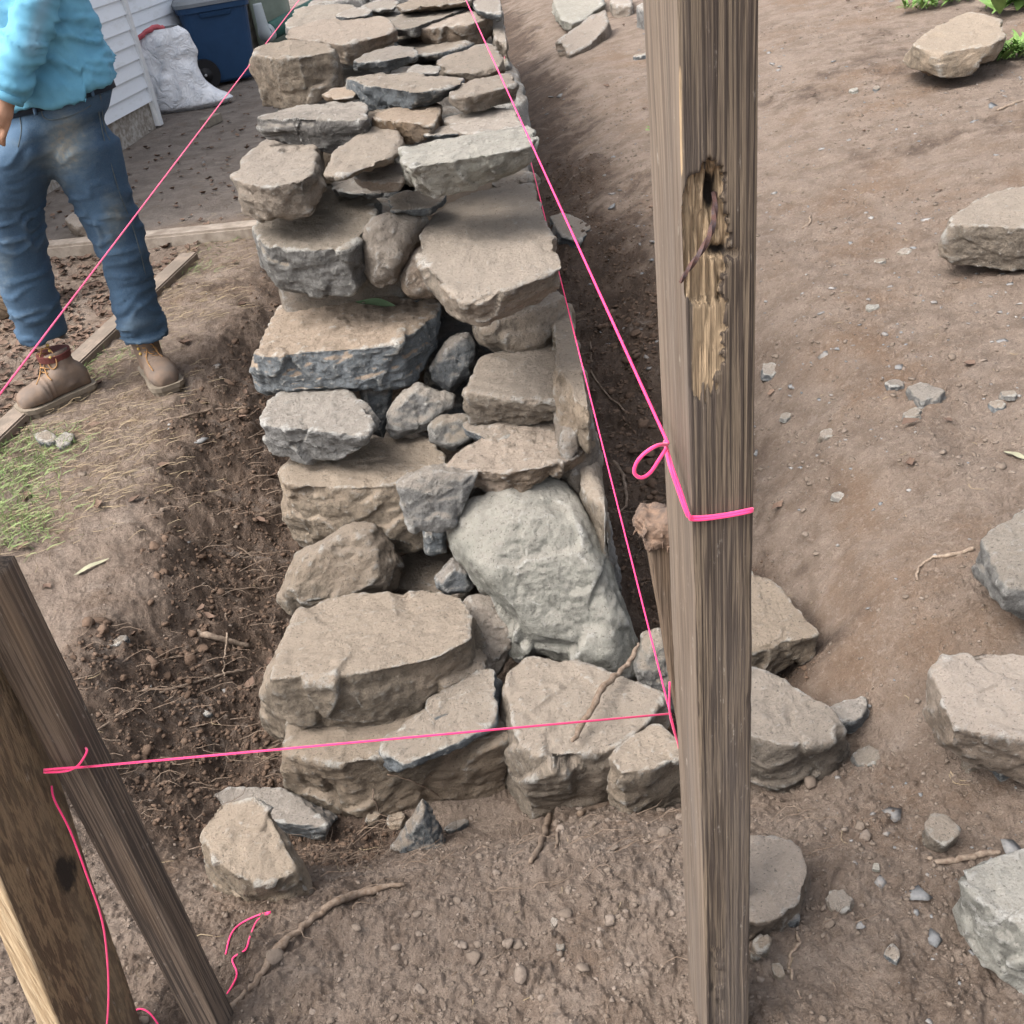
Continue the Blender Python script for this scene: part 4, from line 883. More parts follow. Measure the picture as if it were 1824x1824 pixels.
blades('dry_grass', 2600, around([(390, 430), (430, 425), (380, 470), (210, 640), (300, 560), (120, 760), (60, 740), (180, 800), (300, 500), (230, 720), (150, 860), (100, 900), (350, 540)], .14), 'straw', .06, .0009, (-2.4, -.7), (2.3, 6), lie=.25)
blades('fine_roots', 260, lambda x, y: np.where((y > 1.15) & (y < 1.5), 1, .15), 'root', .07, .0008, (-.6, .5), (.9, 1.55), lie=.3)
blades('fine_roots', 1600, lambda x, y: sstep(.4, .8, fm(x, y)), 'root', .09, .0009, (-1.3, 1.3), (1.3, 5.5), lie=.15)
blades('dry_grass', 900, lambda x, y: np.where(x > .6, .8, .5), 'straw', .045, .0008, (-2, 4), (.9, 7), lie=.06)
# leaf litter beyond the edging timber
def litter(name, n, fn, xr, yr, L):
    x, y = sample(n, xr, yr, fn); n = len(x); z = ground_z(x, y); th = RS.uniform(0, 6.28, n); s = RS.uniform(.5, 1.2, n)*L; V = []
    shp = [(-1, 0, .1), (-.5, .45, .25), (-.45, 0, 0), (-.5, -.45, .25), (.3, .5, .2), (.3, 0, -.05), (.35, -.5, .25), (1, .05, .3)]
    for a_, b_, c_ in shp:
        a2 = a_+RS.normal(0, .12, n); b2 = b_+RS.normal(0, .08, n); c2 = c_*RS.uniform(.2, 2, n)
        V.append(np.stack([x+s*(a2*np.cos(th)-b2*np.sin(th)), y+s*(a2*np.sin(th)+b2*np.cos(th)), z+.004+s*c2+RS.uniform(0, .008, n)], -1))
    V = np.stack(V, 1).reshape(-1, 3); q = np.array([[0, 2, 1], [0, 3, 2], [1, 2, 5], [1, 5, 4], [2, 3, 6], [2, 6, 5], [4, 5, 7], [5, 6, 7]])
    Fa = (q[None]+np.arange(n)[:, None, None]*8).reshape(-1, 3); o = link(name, mesh_np(V, Fa, name), M['litter'], None, False); return tag(o, kind='stuff')
pa, pb = gnd(0, 812), gnd(362, 440)
def side_of(x, y): return (pb[0]-pa[0])*(y-pa[1])-(pb[1]-pa[1])*(x-pa[0])
litter('leaf_litter', 5200, lambda x, y: sstep(-.02, .1, side_of(x, y))*(y+.25*(x+1.4)*.5 < 5.4), (-4.2, -1.2), (2.6, 5.5), .024)
litter('leaf_litter', 500, lambda x, y: sstep(5.4, 5.6, y)*.6, (-4, -.9), (5.4, 9.5), .022)
litter('leaf_litter', 130, lambda x, y: np.where(x > .5, .4, 1), (-1.6, 4), (2, 9), .022)
# ------------------------------------------------------------------ edging timber
def plank(p, q, w, h, name, label, cat, mat='plank'):
    p = np.array(p, float); q = np.array(q, float); c = (p+q)/2; L = float(np.linalg.norm(q-p)); a = math.atan2(q[1]-p[1], q[0]-p[0])
    me = boxmesh((0, 0, 0), (L, w, h), .006); attr(me, 'fresh', np.zeros(len(me.vertices))); attr(me, 'knot', np.zeros(len(me.vertices)))
    o = link(name, me, M[mat], None, False); o.location = (float(c[0]), float(c[1]), float(c[2])); o.rotation_euler = (0, 0, a); return tag(o, label, cat)
e0 = gnd(340, 462); e1 = gnd(-30, 815); e2 = e1+(e1-e0)*.5
k_ = NB('edging'); co = k_.coord((.12, 1, 1)); n_ = k_.noise(co, 60, 6, .6); n2_ = k_.noise(k_.coord(), 12, 6, .65)
M['plank'] = k_.out(k_.mix(k_.ramp(n2_, .4, .65), k_.mix(n_, (.20, .165, .135), (.11, .09, .072)), (.225, .18, .145)), .9, k_.bump(n_, .004, .8))
plank((e0[0], e0[1], .012), (e2[0], e2[1], .008), .09, .06, 'edging_timber', 'weathered timber edging half sunk in the ground behind the boots, dirt-stained grey', 'edging')
# log lying behind the legs
a_ = gsurf(88, 545); b_ = gsurf(-40, 610)
ms = tube([a_+np.array([0, .05, .12]), (a_+b_)/2+np.array([0, .2, .12]), b_+np.array([0, .3, .12])], [.12, .13, .13], n=26, sub=6)
k_ = NB('log_wood'); n_ = k_.noise(k_.coord((1, 1, 8)), 12, 6, .65); M['log'] = k_.out(k_.mix(k_.ramp(n_, .35, .65), (.30, .23, .16), (.12, .085, .06)), .9, k_.bump(n_, .01, .8))
o = link('log', ms, M['log']); tag(o, 'weathered round log lying in the leaf litter behind the person\'s legs', 'log'); centre(o)
# ------------------------------------------------------------------ house
def siding_mat(name, a, b):
    k = NB(name); co = k.coord((1, 1, 3), world=True); n = k.noise(co, 7, 6, .65); n2 = k.noise(k.coord((1, 1, 6), world=True), 40, 5, .6)
    c = k.mix(k.ramp(n, .5, .8, 0, .6), a, b); return k.out(c, .55, k.bump(n2, .002, .5))
M['siding'] = siding_mat('white_siding', (.68, .72, .77), (.48, .50, .50))
M['shingle'] = siding_mat('bare_wood_siding', (.27, .25, .22), (.16, .14, .12))
M['stucco'] = simple('flaking_foundation', (.42, .40, .37), .95, .4, 30, .01, col2=(.20, .17, .14))
M['trim'] = simple('white_trim', (.62, .64, .66), .5, .1, 30, .0005)
hz0 = gnd(272, 205); HZ = float(hz0[2])
def clap(parent, p, q, z0, z1, exp, mat, name='siding_board', th=.012, proud=.022):
    """lapped boards between plan points p and q"""
    p = np.array(p[:2], float); q = np.array(q[:2], float); d = q-p; L = float(np.linalg.norm(d)); d /= L; nrm = np.array([d[1], -d[0]])
    z = z0; i = 0
    while z < z1:
        V = []
        for s in (0, L):
            b = p+d*s
            for o_, zz in ((0, z+exp*1.12), (.004, z+exp*1.12), (proud, z), (proud-th, z)):
                V.append((b[0]+nrm[0]*o_, b[1]+nrm[1]*o_, zz))
        me = bpy.data.meshes.new(name); me.from_pydata(V, [], [(0, 1, 5, 4), (1, 2, 6, 5), (2, 3, 7, 6), (3, 0, 4, 7), (3, 2, 1, 0), (4, 5, 6, 7)]); me.update()
        o = link(name, me, M[mat], None, False); o.parent = parent; o.matrix_parent_inverse = parent.matrix_basis.inverted(); z += exp; i += 1
def pbox(parent, name, p, q, z0, z1, depth, mat, off=0.):
    p = np.array(p[:2], float); q = np.array(q[:2], float); d = q-p; L = float(np.linalg.norm(d)); d /= L; nrm = np.array([d[1], -d[0]]); c = (p+q)/2-nrm*(depth/2)+nrm*off
    me = boxmesh((0, 0, 0), (L, depth, z1-z0), .002); o = link(name, me, M[mat], None, False); o.location = (float(c[0]), float(c[1]), (z0+z1)/2); o.rotation_euler = (0, 0, math.atan2(d[1], d[0]))
    if parent: o.parent = parent; o.matrix_parent_inverse = parent.matrix_basis.inverted()
    return o
hd = np.array([.225, .974])                                   # direction of the house wall going away
cA = atZ(272, 200, HZ+.12)[:2]                               # corner where the first panel ends
far_ = cA+hd*.0
pA0 = cA-hd*3.4
house = empty('house', (float(cA[0]), float(cA[1]), HZ), 'white clapboard house wall behind the person at the top left', 'house')
clap(house, pA0, cA, HZ+.20, HZ+3.2, .098, 'siding')
pbox(house, 'foundation', pA0, cA, HZ-.3, HZ+.195, .25, 'stucco', -.01)
pbox(house, 'corner_trim', cA, cA+hd*.05, HZ+.02, HZ+3.2, .16, 'trim', .035)
nrm = np.array([hd[1], -hd[0]])
pB0 = cA+hd*.05-nrm*.38; pB1 = pB0+hd*2.6
clap(house, pB0, pB1, HZ+.12, HZ+3.2, .098, 'siding')
pbox(house, 'foundation', pB0, pB1, HZ-.3, HZ+.115, .25, 'stucco', -.01)
pC1 = pB1+hd*1.15
clap(house, pB1, pC1, HZ+.02, HZ+3.2, .10, 'shingle')
pbox(house, 'corner_trim', pC1, pC1+hd*.07, HZ-.05, HZ+3.2, .14, 'shingle', .03)
pbox(house, 'backing_wall', pA0, pC1, HZ-.2, HZ+3.25, .1, 'stucco', -.75); pbox(house, 'return_wall', cA+hd*.06-nrm*.38, cA+hd*.06-nrm*.02, HZ-.1, HZ+3.2, .04, 'trim')
# ------------------------------------------------------------------ wheeled bin
M['binblue'] = simple('blue_plastic', (.022, .060, .135), .45, .15, 8, .0004)
M['binlid'] = simple('grey_lid_plastic', (.20, .22, .24), .5, .15, 8, .0004)
M['black'] = simple('black_plastic', (.018, .018, .02), .5, .2, 8, .0004)
M['metal'] = simple('grey_metal', (.45, .45, .45), .4, .1, 8, .0002)
def loftbox(secs, name='loft', bev=.02):
    """secs: (z, cx, cy, wx, wy) rounded rectangles"""
    V, n = [], 24
    for z, cx, cy, wx, wy in secs:
        for i in range(n):
            th = 2*math.pi*(i+.5)/n; c, s = math.cos(th), math.sin(th); e = .28
            V.append((cx+wx/2*math.copysign(abs(c)**e, c), cy+wy/2*math.copysign(abs(s)**e, s), z))
    Fc = [(j*n+i, j*n+(i+1) % n, (j+1)*n+(i+1) % n, (j+1)*n+i) for j in range(len(secs)-1) for i in range(n)]
    Fc += [tuple(range(n))[::-1], tuple(range(len(V)-n, len(V)))]; me = bpy.data.meshes.new(name); me.from_pydata(V, [], Fc); me.update(); return me
bl = gnd(402, 152); sc_ = float(np.dot(bl-CAM, cF))/FP
bw = 122*sc_; bh = .97*150*sc_
brot = math.atan2(hd[1], hd[0])-R(62)
bin_ = empty('wheeled_bin', (float(bl[0]), float(bl[1])+.22, float(bl[2])), 'dark blue wheeled bin with a grey lid standing against the house', 'bin', rz=brot)
def child(name, me, mat, parent, loc=(0, 0, 0), rot=(0, 0, 0), smooth=True):
    o = link(name, me, M[mat], None, smooth); o.parent = parent; o.location = loc; o.rotation_euler = rot; return o
H_ = bh
child('bin_body', loftbox([(.03, 0, 0, bw*.74, bw*.72), (.05, 0, 0, bw*.78, bw*.78), (H_*.80, 0, 0, bw*.96, bw*.96), (H_*.86, 0, 0, bw*.97, bw*.97)]), 'binblue', bin_, smooth=False)
child('bin_rim', loftbox([(H_*.84, 0, 0, bw*1.03, bw*1.03), (H_*.90, 0, 0, bw*1.04, bw*1.04)]), 'binblue', bin_, smooth=False)
child('lid', loftbox([(H_*.902, 0, 0, bw*1.07, bw*1.07), (H_*.94, 0, 0, bw*1.08, bw*1.08), (H_*.975, 0, 0, bw*1.0, bw*1.0), (H_*1.0, 0, 0, bw*.86, bw*.86)]), 'binlid', bin_, smooth=False)
child('front_handle', loftbox([(H_*.78, 0, -bw*.485, bw*.42, .03), (H_*.83, 0, -bw*.49, bw*.46, .05)]), 'binblue', bin_, smooth=False)
child('side_handle', tube([(-bw*.5, .1, H_*.2), (-bw*.57, .12, H_*.5), (-bw*.6, .12, H_*.85)], .016, sub=4), 'black', bin_)
for sx in (-1, 1):
    w_ = child('wheel', tube([(-bw*.34, sx*bw*.50, .12), (-bw*.34, sx*bw*.40, .12)], [.125, .125], n=28, sub=1), 'black', bin_, smooth=False)
    h_ = child('hub', tube([(-bw*.34, sx*bw*.51, .12), (-bw*.34, sx*bw*.49, .12)], .06, n=16, sub=1), 'black', w_); child('axle_cap', tube([(-bw*.34, sx*bw*.52, .12), (-bw*.34, sx*bw*.50, .12)], .012, n=10, sub=1), 'metal', w_)
# ------------------------------------------------------------------ white bag
def bag_mat():
    k = NB('white_bag_plastic'); co = k.coord(); n = k.noise(co, 9, 6, .6, 1.2); k.b.inputs['Specular IOR Level'].default_value = .5
    k.b.inputs['Subsurface Weight'].default_value = .0
    return k.out(k.mix(k.ramp(n, .4, .7), (.80, .81, .84), (.62, .65, .70)), .38, k.bump(n, .05, 1.))
M['bag'] = bag_mat(); M['bagred'] = simple('red_drawstring', (.55, .12, .14), .5, .3, 20, .001)
bg0 = gnd(318, 196); bs = float(np.dot(bg0-CAM, cF))/FP
bag = empty('plastic_bag', (float(bg0[0])-.02, float(bg0[1])+.04, float(bg0[2])), 'full white plastic bag with a red drawstring slumped against the house', 'bag')
n = 48; m_ = 60; V = []
for j in range(m_+1):
    t = j/m_; z = t*.60; wv = np.interp(t, [0, .06, .2, .45, .7, .88, 1], [.34, .44, .44, .40, .36, .30, .20]); dx = np.interp(t, [0, .2, .6, 1], [.06, .0, -.02, .04])
    for i in range(n):
        th = 2*math.pi*i/n; f = wv/2*1.35; x = f*math.cos(th)*1.05+dx; y = f*.62*math.sin(th); foot = .11*math.exp(-((t-.05)/.13)**2)*max(0, math.cos(th))**2
        V.append((x+foot, y, z*(1-.0*t)))
V = np.array(V); Nn = V.copy(); Nn[:, 2] = 0; Nn /= np.linalg.norm(Nn, axis=1)[:, None]+1e-6
V += Nn*(vn3(V*np.array([9, 9, 5])+.7*vn3(V*6, 3)[:, None], 1)*.030+(1-np.abs(vn3(V*np.array([14, 14, 8]), 2)))[:, None][:, 0]*.018-.01)[:, None]
Fq = np.array([(j*n+i, j*n+(i+1) % n, (j+1)*n+(i+1) % n, (j+1)*n+i) for j in range(m_) for i in range(n)])
child('bag_body', mesh_np(V, Fq), 'bag', bag)
child('drawstring', tube([(-.20, -.08, .36), (-.19, -.12, .46), (-.14, -.12, .54), (-.04, -.08, .60), (.08, -.02, .61)], .018, n=8, sub=5, jit=.004), 'bagred', bag)
# concrete block behind the bag
blk = gnd(292, 165)
cb = empty('concrete_block', (float(blk[0])+.02, float(blk[1])+.22, float(blk[2])), 'grey-brown block standing behind the white bag against the house', 'block', rz=R(20))
M['block'] = simple('stained_block', (.25, .22, .18), .95, .3, 20, .004)
child('side_slab', boxmesh((-.17, 0, .40), (.10, .2, .80), .01), 'block', cb); child('side_slab', boxmesh((.17, 0, .42), (.12, .2, .84), .01), 'block', cb); child('middle_web', boxmesh((0, 0, .36), (.24, .16, .70), .01), 'block', cb)
# pipe and downspout beyond the bare siding
M['green'] = simple('green_plastic', (.035, .10, .085), .45, .2, 8, .001); M['greygreen'] = simple('grey_green_metal', (.21, .25, .21), .6, .2, 8, .001); M['greypl'] = simple('grey_plastic', (.36, .40, .42), .5, .1, 8, .001)
a_ = atY(474, 60, 10.6); b_ = atY(530, 30, 10.9); d_ = b_-a_
dp_ = empty('drain_pipe', [float(q) for q in a_], 'dark green corrugated drain pipe with a grey elbow at the house corner', 'pipe')
def childw(name, me, mat, parent, smooth=True):
    o = link(name, me, M[mat], None, smooth); o.parent = parent; o.matrix_parent_inverse = parent.matrix_basis.inverted(); return o
P_ = [a_+d_*t for t in np.linspace(.15, 1.6, 40)]
childw('corrugated_pipe', tube(P_, [.072+.008*(i % 2) for i in range(40)], n=20, sub=1), 'green', dp_)
childw('elbow', tube([a_+np.array([-.02, 0, .26]), a_+np.array([-.01, -.02, .08]), a_, a_+d_*.2], [.04, .05, .075, .07], n=18, sub=6), 'greypl', dp_)
tk = atY(480, 8, 11.4)
o = link('tank', loftbox([(0, 0, 0, .32, .32), (.05, 0, 0, .36, .36), (.75, 0, 0, .36, .36), (.82, 0, 0, .28, .28)]), M['greygreen']); o.location = (float(tk[0]), 11.4, float(G(tk[0], 11.4))); tag(o, 'grey-green upright container beyond the bare wooden siding', 'container')
# packed dirt patio edge: concrete strip
ea, eb = gnd(66, 452), gnd(455, 412)
M['conc'] = simple('dirty_concrete', (.33, .285, .24), .95, .3, 14, .006, col2=(.19, .155, .125))
c_ = (ea+eb)/2; L_ = float(np.linalg.norm(eb-ea)); a__ = math.atan2(eb[1]-ea[1], eb[0]-ea[0])
o = link('patio', boxmesh((0, 0, 0), (L_+1.2, .12, .10), .012), M['conc'], None, False); o.location = (float(c_[0])-.55, float(c_[1])+.05, .018); o.rotation_euler.z = a__; tag(o, kind='structure')
# block of wood on the dirt by the string
bk = gnd(378, 222); o = link('brick', boxmesh((0, 0, .03), (.07, .20, .06), .004), M['block'], None, False); o.location = [float(q) for q in bk]; o.rotation_euler.z = R(-25); tag(o, 'reddish brick lying on the packed dirt behind the left string', 'brick')
# ------------------------------------------------------------------ weeds top right
def weed(px, py, n, L, label, w=.02):
    g = gsurf(px, py); e = empty('weed', [float(q) for q in g], label, 'plant')
    for i in range(n):
        a = random.uniform(0, 6.28); d = np.array([math.cos(a), math.sin(a), random.uniform(.15, .9)]); l = L*random.uniform(.6, 1.1)
        b = np.array([random.uniform(-1, 1)*L*.8, random.uniform(-1, 1)*L*.5, .01])
        me = leaf_mesh(b, d, l, w*random.uniform(.7, 1.3), n=7, curl=.3); child('leaf', me, 'weed', e)
    return e
M['weed'] = simple('weed_leaf', (.10, .19, .045), .5, .3, 20, .001, col2=(.17, .27, .08))
for args in ((1640, 18, 60, .13, 'loose pale weed clump left of the pointed rock in the top right'), (1700, 6, 60, .14, 'weed clump directly behind the pointed rock'), (1805, 18, 24, .26, 'broad-leaved dark green weed in the top right corner', .10),
             (1692, 124, 34, .12, 'small leafy weed at the lower left foot of the pointed rock'), (1750, 110, 60, .14, 'straggling weed below the pointed rock'), (1805, 104, 110, .15, 'bushy weed at the right edge below the pointed rock'), (1165, 240, 5, .05, 'tiny green seedling right beside the post edge')):
    weed(*args)
# ------------------------------------------------------------------ person
def remesh(me, vox, smooth=2):
    o = bpy.data.objects.new('tmp', me); COL.objects.link(o)
    r = o.modifiers.new('r', 'REMESH'); r.mode = 'VOXEL'; r.voxel_size = vox
    s = o.modifiers.new('s', 'SMOOTH'); s.iterations = smooth; s.factor = .5
    dg = bpy.context.evaluated_depsgraph_get(); dg.update()
    out = bpy.data.meshes.new_from_object(o.evaluated_get(dg)); bpy.data.objects.remove(o); return out
def getV(me):
    c = np.empty(len(me.vertices)*3, np.float32); me.vertices.foreach_get('co', c); n = np.empty(len(me.vertices)*3, np.float32); me.vertices.foreach_get('normal', n)
    return c.reshape(-1, 3).astype(float), n.reshape(-1, 3).astype(float)
def setV(me, V): me.vertices.foreach_set('co', V.astype(np.float32).ravel()); me.update()
def eloft(secs, n=28, ang=0., e=1.):
    """horizontal elliptical sections: (centre, a, b[, angle])"""
    V = []
    for s in secs:
        c, a, b = s[:3]; g = s[3] if len(s) > 3 else ang
        for i in range(n):
            th = 2*math.pi*i/n; x = a*math.copysign(abs(math.cos(th))**e, math.cos(th)); y = b*math.copysign(abs(math.sin(th))**e, math.sin(th))
            V.append((c[0]+x*math.cos(g)-y*math.sin(g), c[1]+x*math.sin(g)+y*math.cos(g), c[2]))
    Fc = [(j*n+i, j*n+(i+1) % n, (j+1)*n+(i+1) % n, (j+1)*n+i) for j in range(len(secs)-1) for i in range(n)]
    k = len(V); Fc += [tuple(range(n))[::-1], tuple(range(k-n, k))]; me = bpy.data.meshes.new('loft'); me.from_pydata(V, [], Fc); me.update(); return me
def ell(c, r, rot=0.):
    bm = bmesh.new(); bmesh.ops.create_icosphere(bm, subdivisions=3, radius=1); Mx = Matrix.Translation([float(q) for q in c]) @ Matrix.Rotation(rot, 4, 'Z') @ Matrix.Diagonal((*r, 1)); bmesh.ops.transform(bm, matrix=Mx, verts=bm.verts)
    me = bpy.data.meshes.new('e'); bm.to_mesh(me); bm.free(); return me
YP = 3.66; FA = R(-24)                    # body's side axis turned: he faces camera-left
def pt(px, py, Y): return atY(px, py, Y)
def jy(py, y0=3.62, y1=3.74): return y0+(y1-y0)*(py-250)/350
def den(name):
    k = NB(name); g = k.n('NewGeometry'); co = k.coord(world=True); at = k.n('Attribute', _attribute_name='fade'); fo = k.n('Attribute', _attribute_name='fold')
    tw = k.noise(k.coord((1, 1, .25), world=True), 900, 2, .5); n = k.noise(co, 8, 6, .65); n2 = k.noise(co, 45, 5, .7)
    c = k.mix(k.ramp(n, .35, .7, 0, .6), (.042, .085, .145), (.022, .048, .092))
    f = k.math('ADD', at.outputs['Fac'], k.math('MULTIPLY', k.math('SUBTRACT', k.math('ADD', k.math('MULTIPLY', n, .6), k.math('MULTIPLY', k.noise(k.coord((1, 1, 2.6), world=True), 24, 6, .7), .4)), .47), 1.6))
    c = k.mix(k.ramp(f, .25, .95, 0, .85), c, (.155, .19, .205)); c = k.mix(k.math('MULTIPLY', k.ramp(f, .6, 1.1), k.ramp(n2, .4, .6)), c, (.235, .22, .185))
    c = k.mix(k.ramp(fo.outputs['Fac'], .1, 1, 0, .35), c, (.15, .20, .24)); c = k.mix(k.ramp(tw, .4, .7, 0, .3), c, (.15, .19, .23))
    return k.out(c, .9, k.bump(n2, .004, .6, k.bump(tw, .0006, .7)))
M['denim'] = den('worn_denim')
k_ = NB('blue_shirt_knit'); n_ = k_.noise(k_.coord(world=True), 10, 5, .6); at_ = k_.n('Attribute', _attribute_name='fade')
M['shirt'] = k_.out(k_.mix(k_.ramp(at_.outputs['Fac'], 0, 1, 0, .85), k_.mix(k_.ramp(n_, .3, .7), (.13, .345, .48), (.095, .275, .405)), (.23, .33, .40)), .75, k_.bump(k_.noise(k_.coord(world=True), 260, 3, .6), .001, .5))
M['skin'] = simple('skin', (.42, .24, .16), .55, .15, 14, .0008); M['hair'] = simple('dark_hair', (.03, .02, .015), .6, .3, 90, .004)
M['boot'] = simple('worn_brown_leather', (.185, .130, .095), .75, .4, 16, .003, col2=(.125, .10, .085), world=True); M['sole'] = simple('grey_brown_rubber', (.215, .18, .14), .85, .3, 20, .002)
M['lace'] = simple('tan_lace', (.36, .20, .085), .8, .3, 60, .0005); M['collar'] = simple('red_brown_collar', (.13, .04, .035), .7, .3, 20, .001); M['brass'] = simple('brass_eyelet', (.5, .34, .1), .4, .2, 20, .0002)
M['belt'] = simple('dark_waistband', (.016, .024, .040), .6, .2, 20, .001); M['stitch'] = simple('faded_seam', (.10, .125, .14), .9, .3, 60, .0005)
feet = pt(180, 690, 3.66)
man = empty('person', (-1.42, 3.66, 0), 'person in light blue long-sleeved shirt, worn jeans and brown boots, left of the wall', 'person')
# jeans
HCN = pt(99, 172, YP)
def tiltz(V, a, b): return .13*((V-HCN) @ np.array([math.cos(FA), math.sin(FA), 0]))*sstep(a, b, V[:, 2])
px2r = lambda px, P: px*float(np.dot(P-CAM, cF))/FP
legR = [(258, 600, 40), (250, 570, 41), (244, 540, 42), (236, 505, 42), (224, 460, 45), (206, 415, 50), (186, 365, 58), (166, 315, 65), (146, 265, 74), (126, 228, 62), (112, 198, 42)]
legL = [(76, 602, 42), (68, 570, 43), (58, 535, 46), (44, 490, 50), (30, 445, 54), (24, 400, 58), (24, 350, 64), (26, 300, 72), (38, 255, 74), (60, 222, 58), (74, 195, 40)]
def legsecs(L, y0, y1):
    out = []
    for x, y, w in L:
        P = pt(x, y, jy(y, y0, y1)); out.append((P, px2r(w, P)*.955, px2r(w, P)*.94))
    return out
sR = legsecs(legR, 3.64, 3.73); sL = legsecs(legL, 3.60, 3.68)
P0 = pt(94, 250, YP); P1 = pt(97, 215, YP); P2 = pt(100, 180, YP); P3 = pt(102, 150, YP)
pel = [(P0+np.array([0, 0, -.02]), .150, .125), (P1, .205, .155), (P2, .212, .160), (P3, .205, .150)]
jm = remesh(join([eloft(sR, ang=FA), eloft(sL, ang=FA), eloft(pel, ang=FA, e=.92)]), .0095, 4)
V, N = getV(jm); x_, y_ = np.array([proj(v) for v in V]).T
kn = np.exp(-((y_-420)/60)**2); hem = sstep(500, 590, y_); cr = np.exp(-(((x_-60)/75)**2+((y_-265)/45)**2)); q = V+.045*np.stack([vn3(V*9, 3), vn3(V*9, 4), vn3(V*9, 5)], -1)
ridge = lambda s, sc: (1-np.abs(vn3(q*np.array(sc), s)))**5
d = ridge(1, (5, 5, 19))*(.004+.012*hem+.008*kn)+ridge(2, (7, 7, 26))*(.004+.010*hem+.006*kn)+cr*.016*ridge(6, (9, 9, 24))+vn3(V*6, 7)*.008
fold = np.clip(ridge(1, (5, 5, 19))*(hem+kn*.7+cr), 0, 1)
d = d*(1-.8*sstep(.90, .98, V[:, 2])); V2 = V+N*(d-.005)[:, None]; V2[:, 2] += tiltz(V2, .72, .95); setV(jm, V2)
fade = .9*np.exp(-(((x_-120)/55)**2+((y_-265)/75)**2))+.75*np.exp(-(((x_-205)/30)**2+((y_-395)/60)**2))+.1*np.exp(-(((x_-20)/25)**2+((y_-235)/50)**2))+.5*np.exp(-(((x_-10)/30)**2+((y_-480)/70)**2))
attr(jm, 'fade', fade); attr(jm, 'fold', fold)
jeans = link('jeans', jm, M['denim']); JB = bvh([jeans]); jeans.parent = man; jeans.matrix_parent_inverse = man.matrix_basis.inverted()
def on(bt, pxs, lift, Y=YP): return [surf(bt, x, y, lift, fallback=pt(x, y, Y-.15)) for x, y in pxs]
childw('pocket_edge', tube(on(JB, [(74, 194), (76, 206), (86, 213), (105, 212), (130, 205), (162, 188)], .001), .0020, n=6), 'stitch', jeans)
childw('side_seam', tube(on(JB, [(167, 165), (176, 200), (186, 250), (200, 300), (215, 350), (235, 400), (250, 450), (262, 500)], 0), .0018, n=6), 'stitch', jeans)
childw('back_pocket_edge', tube(on(JB, [(178, 166), (190, 161), (199, 157)], .001), .0017, n=6), 'stitch', jeans)
childw('back_pocket_edge', tube(on(JB, [(178, 168), (182, 200), (188, 235), (196, 250)], .001), .0028, n=6), 'stitch', jeans)
childw('fly_seam', tube(on(JB, [(34, 205), (38, 232), (32, 262)], .001), .0017, n=6), 'stitch', jeans)
for a_, b_ in (((160, 145), (166, 172)), ((60, 186), (64, 205))):
    childw('belt_loop', tube(on(JB, [a_, ((a_[0]+b_[0])/2, (a_[1]+b_[1])/2), b_], .012), .006, n=6), 'denim', jeans)
bc = pt(99, 172, YP)
bl_ = eloft([(bc+np.array([0, 0, -.020]), .214, .163), (bc+np.array([0, 0, .018]), .212, .161)], 48, FA); Vb, Nb = getV(bl_); Vb[:, 2] += tiltz(Vb, .72, .95); setV(bl_, Vb)
childw('belt', bl_, 'belt', man)
# shirt: torso, sleeves
T0 = pt(98, 174, YP); T1 = pt(88, 120, YP); T2 = pt(72, 70, YP-.01); T3 = pt(50, 10, YP-.02)
C = T3+np.array([-.02, .0, .12]); SH = T3+np.array([-.03, .01, .22]); NK = SH+np.array([-.005, .0, .07])
tor = [(T0, .229, .180), (T1, .226, .175), (T2, .205, .160), (T3, .205, .155), (C, .215, .150), (SH, .195, .115), (NK, .075, .075)]
side = np.array([math.cos(FA), math.sin(FA), 0]); fwd = np.array([math.sin(FA), -math.cos(FA), 0])
shR = SH+side*.185+np.array([0, 0, -.03]); shL = SH-side*.185+np.array([0, 0, -.03])
elR = pt(68, -6, 3.46); wrR = pt(12, 172, 3.40)                      # his left arm, nearer the camera
elL = shL-side*.12-fwd*.03+np.array([0, 0, -.29]); wrL = elL-side*.02+fwd*.08+np.array([0, 0, -.25])
def limb(a, b, c, r): return tube([a, (a*.5+b*.5), b, (b*.5+c*.5), c], r, n=20, sub=5)
sm = remesh(join([eloft(tor, 40, FA, .95), limb(shR, elR, wrR, [.085, .072, .066, .060, .048]), limb(shL, elL, wrL, [.085, .068, .060, .052, .045])]), .0095, 4)
V, N = getV(sm); x_, y_ = np.array([proj(v) for v in V]).T
dg_ = V @ np.array([.55, .1, .85]); q = np.stack([dg_*24+1.1*vn3(V*6, 3), (V @ np.array([.8, .2, -.5]))*6, V[:, 1]*6], -1)
rg = (1-np.abs(vn3(q, 1)))**2.5; q2 = np.stack([dg_*46+1.6*vn3(V*9, 4), (V @ np.array([.8, .2, -.5]))*9, V[:, 1]*9], -1)
tz_ = tiltz(V, .5, .6)*sstep(1.30, 1.05, V[:, 2])
V2 = V+N*(rg*.017+(1-np.abs(vn3(q2, 2)))**3*.007+vn3(V*5, 5)*.008-.010)[:, None]; V2[:, 2] += tz_*(V[:, 1] > 3.5); setV(sm, V2)
attr(sm, 'fade', .5*np.exp(-(((x_-(80-y_*.28))/18)**2))*sstep(120, 80, y_)*(V[:, 1] < 3.52))
shirt = link('shirt', sm, M['shirt']); shirt.parent = man; shirt.matrix_parent_inverse = man.matrix_basis.inverted(); SB = bvh([shirt])
childw('cuff', tube([wrR+(elR-wrR)*.05, wrR-(elR-wrR)*.03], [.050, .050], n=22, sub=1), 'shirt', shirt)
